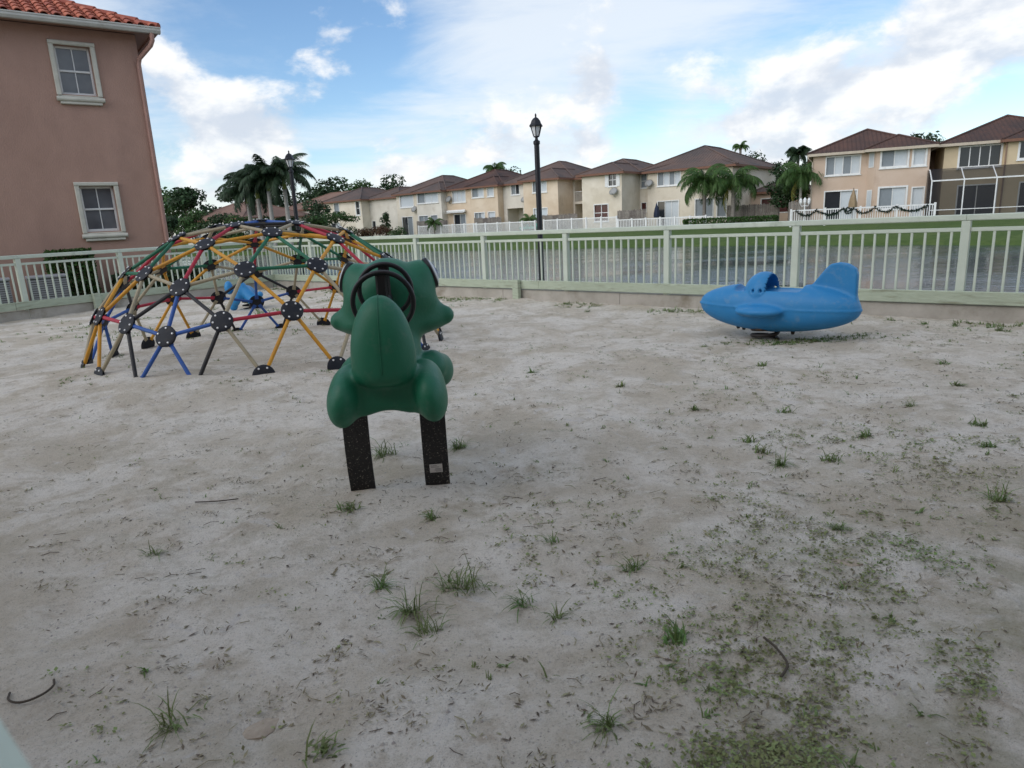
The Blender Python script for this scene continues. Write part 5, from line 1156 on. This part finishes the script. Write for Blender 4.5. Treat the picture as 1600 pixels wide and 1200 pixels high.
def seen(x, y): return y > .9 and abs(x) < .80*y+.5 and inside(x, y)
for _ in range(420):                                                     # sparse single sprigs
    y = 1.2+rnd.random()**1.6*12; x = rnd.uniform(-.8, .8)*y
    if seen(x, y) and rnd.random() < (.35+.65*max(0, min(1, x/y+.45))): blades(b, x, y, rnd.randrange(4, 11), rnd.uniform(.03, .06), .06, rnd, .003)
for _ in range(800):                                                     # along the edging and under the plane
    t = rnd.uniform(-9.9, 4.6); p = RC+RD*t-RN*(.2+abs(rnd.gauss(0, .22)))
    if vnoise(np.array([t*1.1+3]), np.array([2.2]))[0] > .45: blades(b, p.x, p.y, 9, .07, .12, rnd, .004)
for _ in range(170):
    x, y = 2.95+rnd.gauss(0, .34), 6.70+rnd.gauss(0, .10); blades(b, x, y, 12, .045, .10, rnd, .004)
for _ in range(1500):                                                    # inside and behind the dome
    x, y = -4.4+rnd.gauss(0, 1.5), 11.2+rnd.gauss(0, 1.1)
    if inside(x, y) and float(vnoise(np.array([x*1.3+9]), np.array([y*2.2+4]))[0]) > .5: blades(b, x, y, 9, .06, .2, rnd, .005)
for k_, v_ in enumerate(((-4.15, 9.05), (-3.75, 9.45), (-3.2, 9.7), (-2.6, 9.75), (-2.0, 9.65), (-1.05, 8.9), (-.8, 7.15), (-4.0, 6.2), (-2.3, 5.8), (-1.6, 6.1), (-4.6, 7.9))):
    for _ in range(10): blades(b, v_[0]+rnd.gauss(0, .12), v_[1]-.08+rnd.gauss(0, .08), 7, .045, .1, rnd, .004)
tag(b.build('grass_sprigs', 'grass_blade'), 'short grass sprigs scattered thinly over the sand and along the edging', 'grass', kind='stuff')
# creeping weeds: tiny rosettes, thick towards the near right
def leafbit(b, c, s_, rnd, up_=.5, wd=.32):
    a = rnd.uniform(0, 6.283); u = Vector((math.cos(a), math.sin(a), rnd.uniform(-.1, up_))).normalized(); w = Vector((-math.sin(a), math.cos(a), rnd.uniform(-.25, .25))); c = Vector(c)
    b.quad(c, c+u*s_*.5+w*s_*wd, c+u*s_, c+u*s_*.5-w*s_*wd)
b = MB(); lit = MB(); n_w = 0
for _ in range(95000):
    y = 1.05+rnd.random()**1.5*9.0; x = rnd.uniform(-.80, .80)*y*.98
    if not seen(x, y): continue
    right = max(0., min(1., (x/y+.15)/.75)); near = max(0., min(1., (4.6-y)/3.2))
    patch = float(vnoise(np.array([x*2.1+20]), np.array([y*2.1+5]))[0]); fine_ = float(vnoise(np.array([x*6.5+2]), np.array([y*6.5+50]))[0])
    dens = (.025+.80*right*(.55+.40*near)*(.45+.55*right))*min(1.0, max(0, (patch-.28)*1.8))*min(1.0, max(0, (fine_-.25)*1.6))
    if rnd.random() > dens: continue
    z = gh(x, y)
    for _ in range(rnd.randrange(4, 14)):
        r_ = abs(rnd.gauss(0, .022)); a = rnd.uniform(0, 6.283); leafbit(b, (x+r_*math.cos(a), y+r_*math.sin(a), z+.002+rnd.random()*.006), rnd.uniform(.004, .013)*rnd.choice((.8, 1, 1.5)), rnd, .6, rnd.uniform(.2, .42))
    n_w += 1
tag(b.build('creeping_weeds', 'weed_leaf'), 'low creeping green weeds spreading over the sand at the near right', 'weeds', kind='stuff')
b = MB()
for _ in range(15000):
    y = 1.05+rnd.random()**1.35*10; x = rnd.uniform(-.80, .80)*y
    if not seen(x, y): continue
    cl = float(vnoise(np.array([x*3.3+70]), np.array([y*3.3+11]))[0]); right = max(0, min(1, x/y+.4))
    if rnd.random() > max(0, (cl-.32)*1.8)*(.35+.65*right)*(.45+.55*min(1, max(0, y-1.2)/2.5))+(.05 if y < 2.4 else .11): continue
    z = gh(x, y)+.002; s_ = rnd.uniform(.006, .022)
    if rnd.random() < .8:
        for _ in range(rnd.randrange(1, 5)): leafbit(b, (x+rnd.gauss(0, .012), y+rnd.gauss(0, .012), z), s_*rnd.uniform(.8, 1.7), rnd, .35, .15)
    else: a = rnd.uniform(0, 6.28); l = rnd.uniform(.02, .07); b.tube([(x, y, z+.002), (x+l*.5*math.cos(a), y+l*.5*math.sin(a), z+.006), (x+l*math.cos(a+.3), y+l*math.sin(a+.3), z+.003)], .0014, 4)
for _ in range(420):                                                     # small dried weed clumps
    y = 1.15+rnd.random()**1.25*8.5; x = rnd.uniform(-.78, .78)*y
    if not seen(x, y): continue
    sp = rnd.uniform(.015, .05)
    for _ in range(rnd.randrange(8, 30)): px_, py_ = x+rnd.gauss(0, sp*1.3), y+rnd.gauss(0, sp*.7); leafbit(b, (px_, py_, gh(px_, py_)+rnd.random()*.010), rnd.uniform(.008, .026), rnd, .6, .12)
tag(b.build('leaf_litter', 'litter'), 'dark dead leaf bits and twigs strewn over the sand', 'leaf litter', kind='stuff')
b = MB()
for _ in range(2600):
    y = 1.05+rnd.random()**1.4*7; x = rnd.uniform(-.8, .8)*y
    if not seen(x, y): continue
    z = gh(x, y); s_ = rnd.uniform(.003, .010); i = len(b.v); h = s_*.7
    for k in range(5): a = k*1.2566+rnd.uniform(-.3, .3); b.v.append((x+s_*math.cos(a)*rnd.uniform(.7, 1.2), y+s_*math.sin(a)*rnd.uniform(.7, 1.2), z-.002))
    b.v.append((x+rnd.uniform(-.3, .3)*s_, y+rnd.uniform(-.3, .3)*s_, z+h)); b.f += [(i+k, i+(k+1) % 5, i+5) for k in range(5)]
tag(b.build('grit', 'chip_stone'), 'small pale stone grit lying on the sand', 'grit', kind='stuff')
# single pieces
def stick(label, pts, r, name='twig'):
    q = [Vector((x, y, gh(x, y)+z)) for x, y, z in pts]
    for _ in range(2):
        n_ = [q[0]]
        for a_, c_ in zip(q[:-1], q[1:]): n_ += [a_.lerp(c_, .25), a_.lerp(c_, .75)]
        q = n_ + [q[-1]]
    b = MB(); b.tube(q, r, 6); o = b.build(name, 'twig'); tag(o, label, 'twig'); return o
stick('bent dark twig among the weeds at the lower right', [(.73, 1.84, .012), (.745, 1.79, .016), (.758, 1.72, .012), (.735, 1.69, .010), (.716, 1.672, .008)], .004)
stick('thin straight twig on the left sand', [(-1.62, 3.22, .008), (-1.50, 3.20, .012), (-1.40, 3.215, .008)], .003)
stick('looped dark wire half buried at the lower left', [(-1.555, 1.80, .006), (-1.53, 1.755, .010), (-1.475, 1.735, .012), (-1.435, 1.765, .012), (-1.425, 1.81, .010), (-1.45, 1.845, .004)], .0035, 'wire_loop')
def flat_stone(label, x, y, r_, sx=1.5):
    b = MB(); n = 12; z = gh(x, y)
    for (k_, zz) in ((1.0, -.02), (1.0, -.001), (.80, .003)):
        for j in range(n): a = 2*math.pi*j/n; rr = r_*k_*(1+.16*math.sin(3*a+x*9)+.1*math.sin(5*a+y*7)); b.v.append((x+rr*sx*math.cos(a), y+rr*.75*math.sin(a), z+zz))
    for k in range(2):
        for j in range(n): b.f.append((k*n+j, k*n+(j+1) % n, (k+1)*n+(j+1) % n, (k+1)*n+j))
    b.f.append(tuple(2*n+j for j in range(n))); o = b.build('flat_stone', 'slab', smooth=40); tag(o, label, 'stone')
flat_stone('flat pale stone lying in the weeds on the right', 1.20, 2.29, .040)
flat_stone('flat tan slab showing through the sand at the lower left', -.77, 1.65, .062, 1.3)
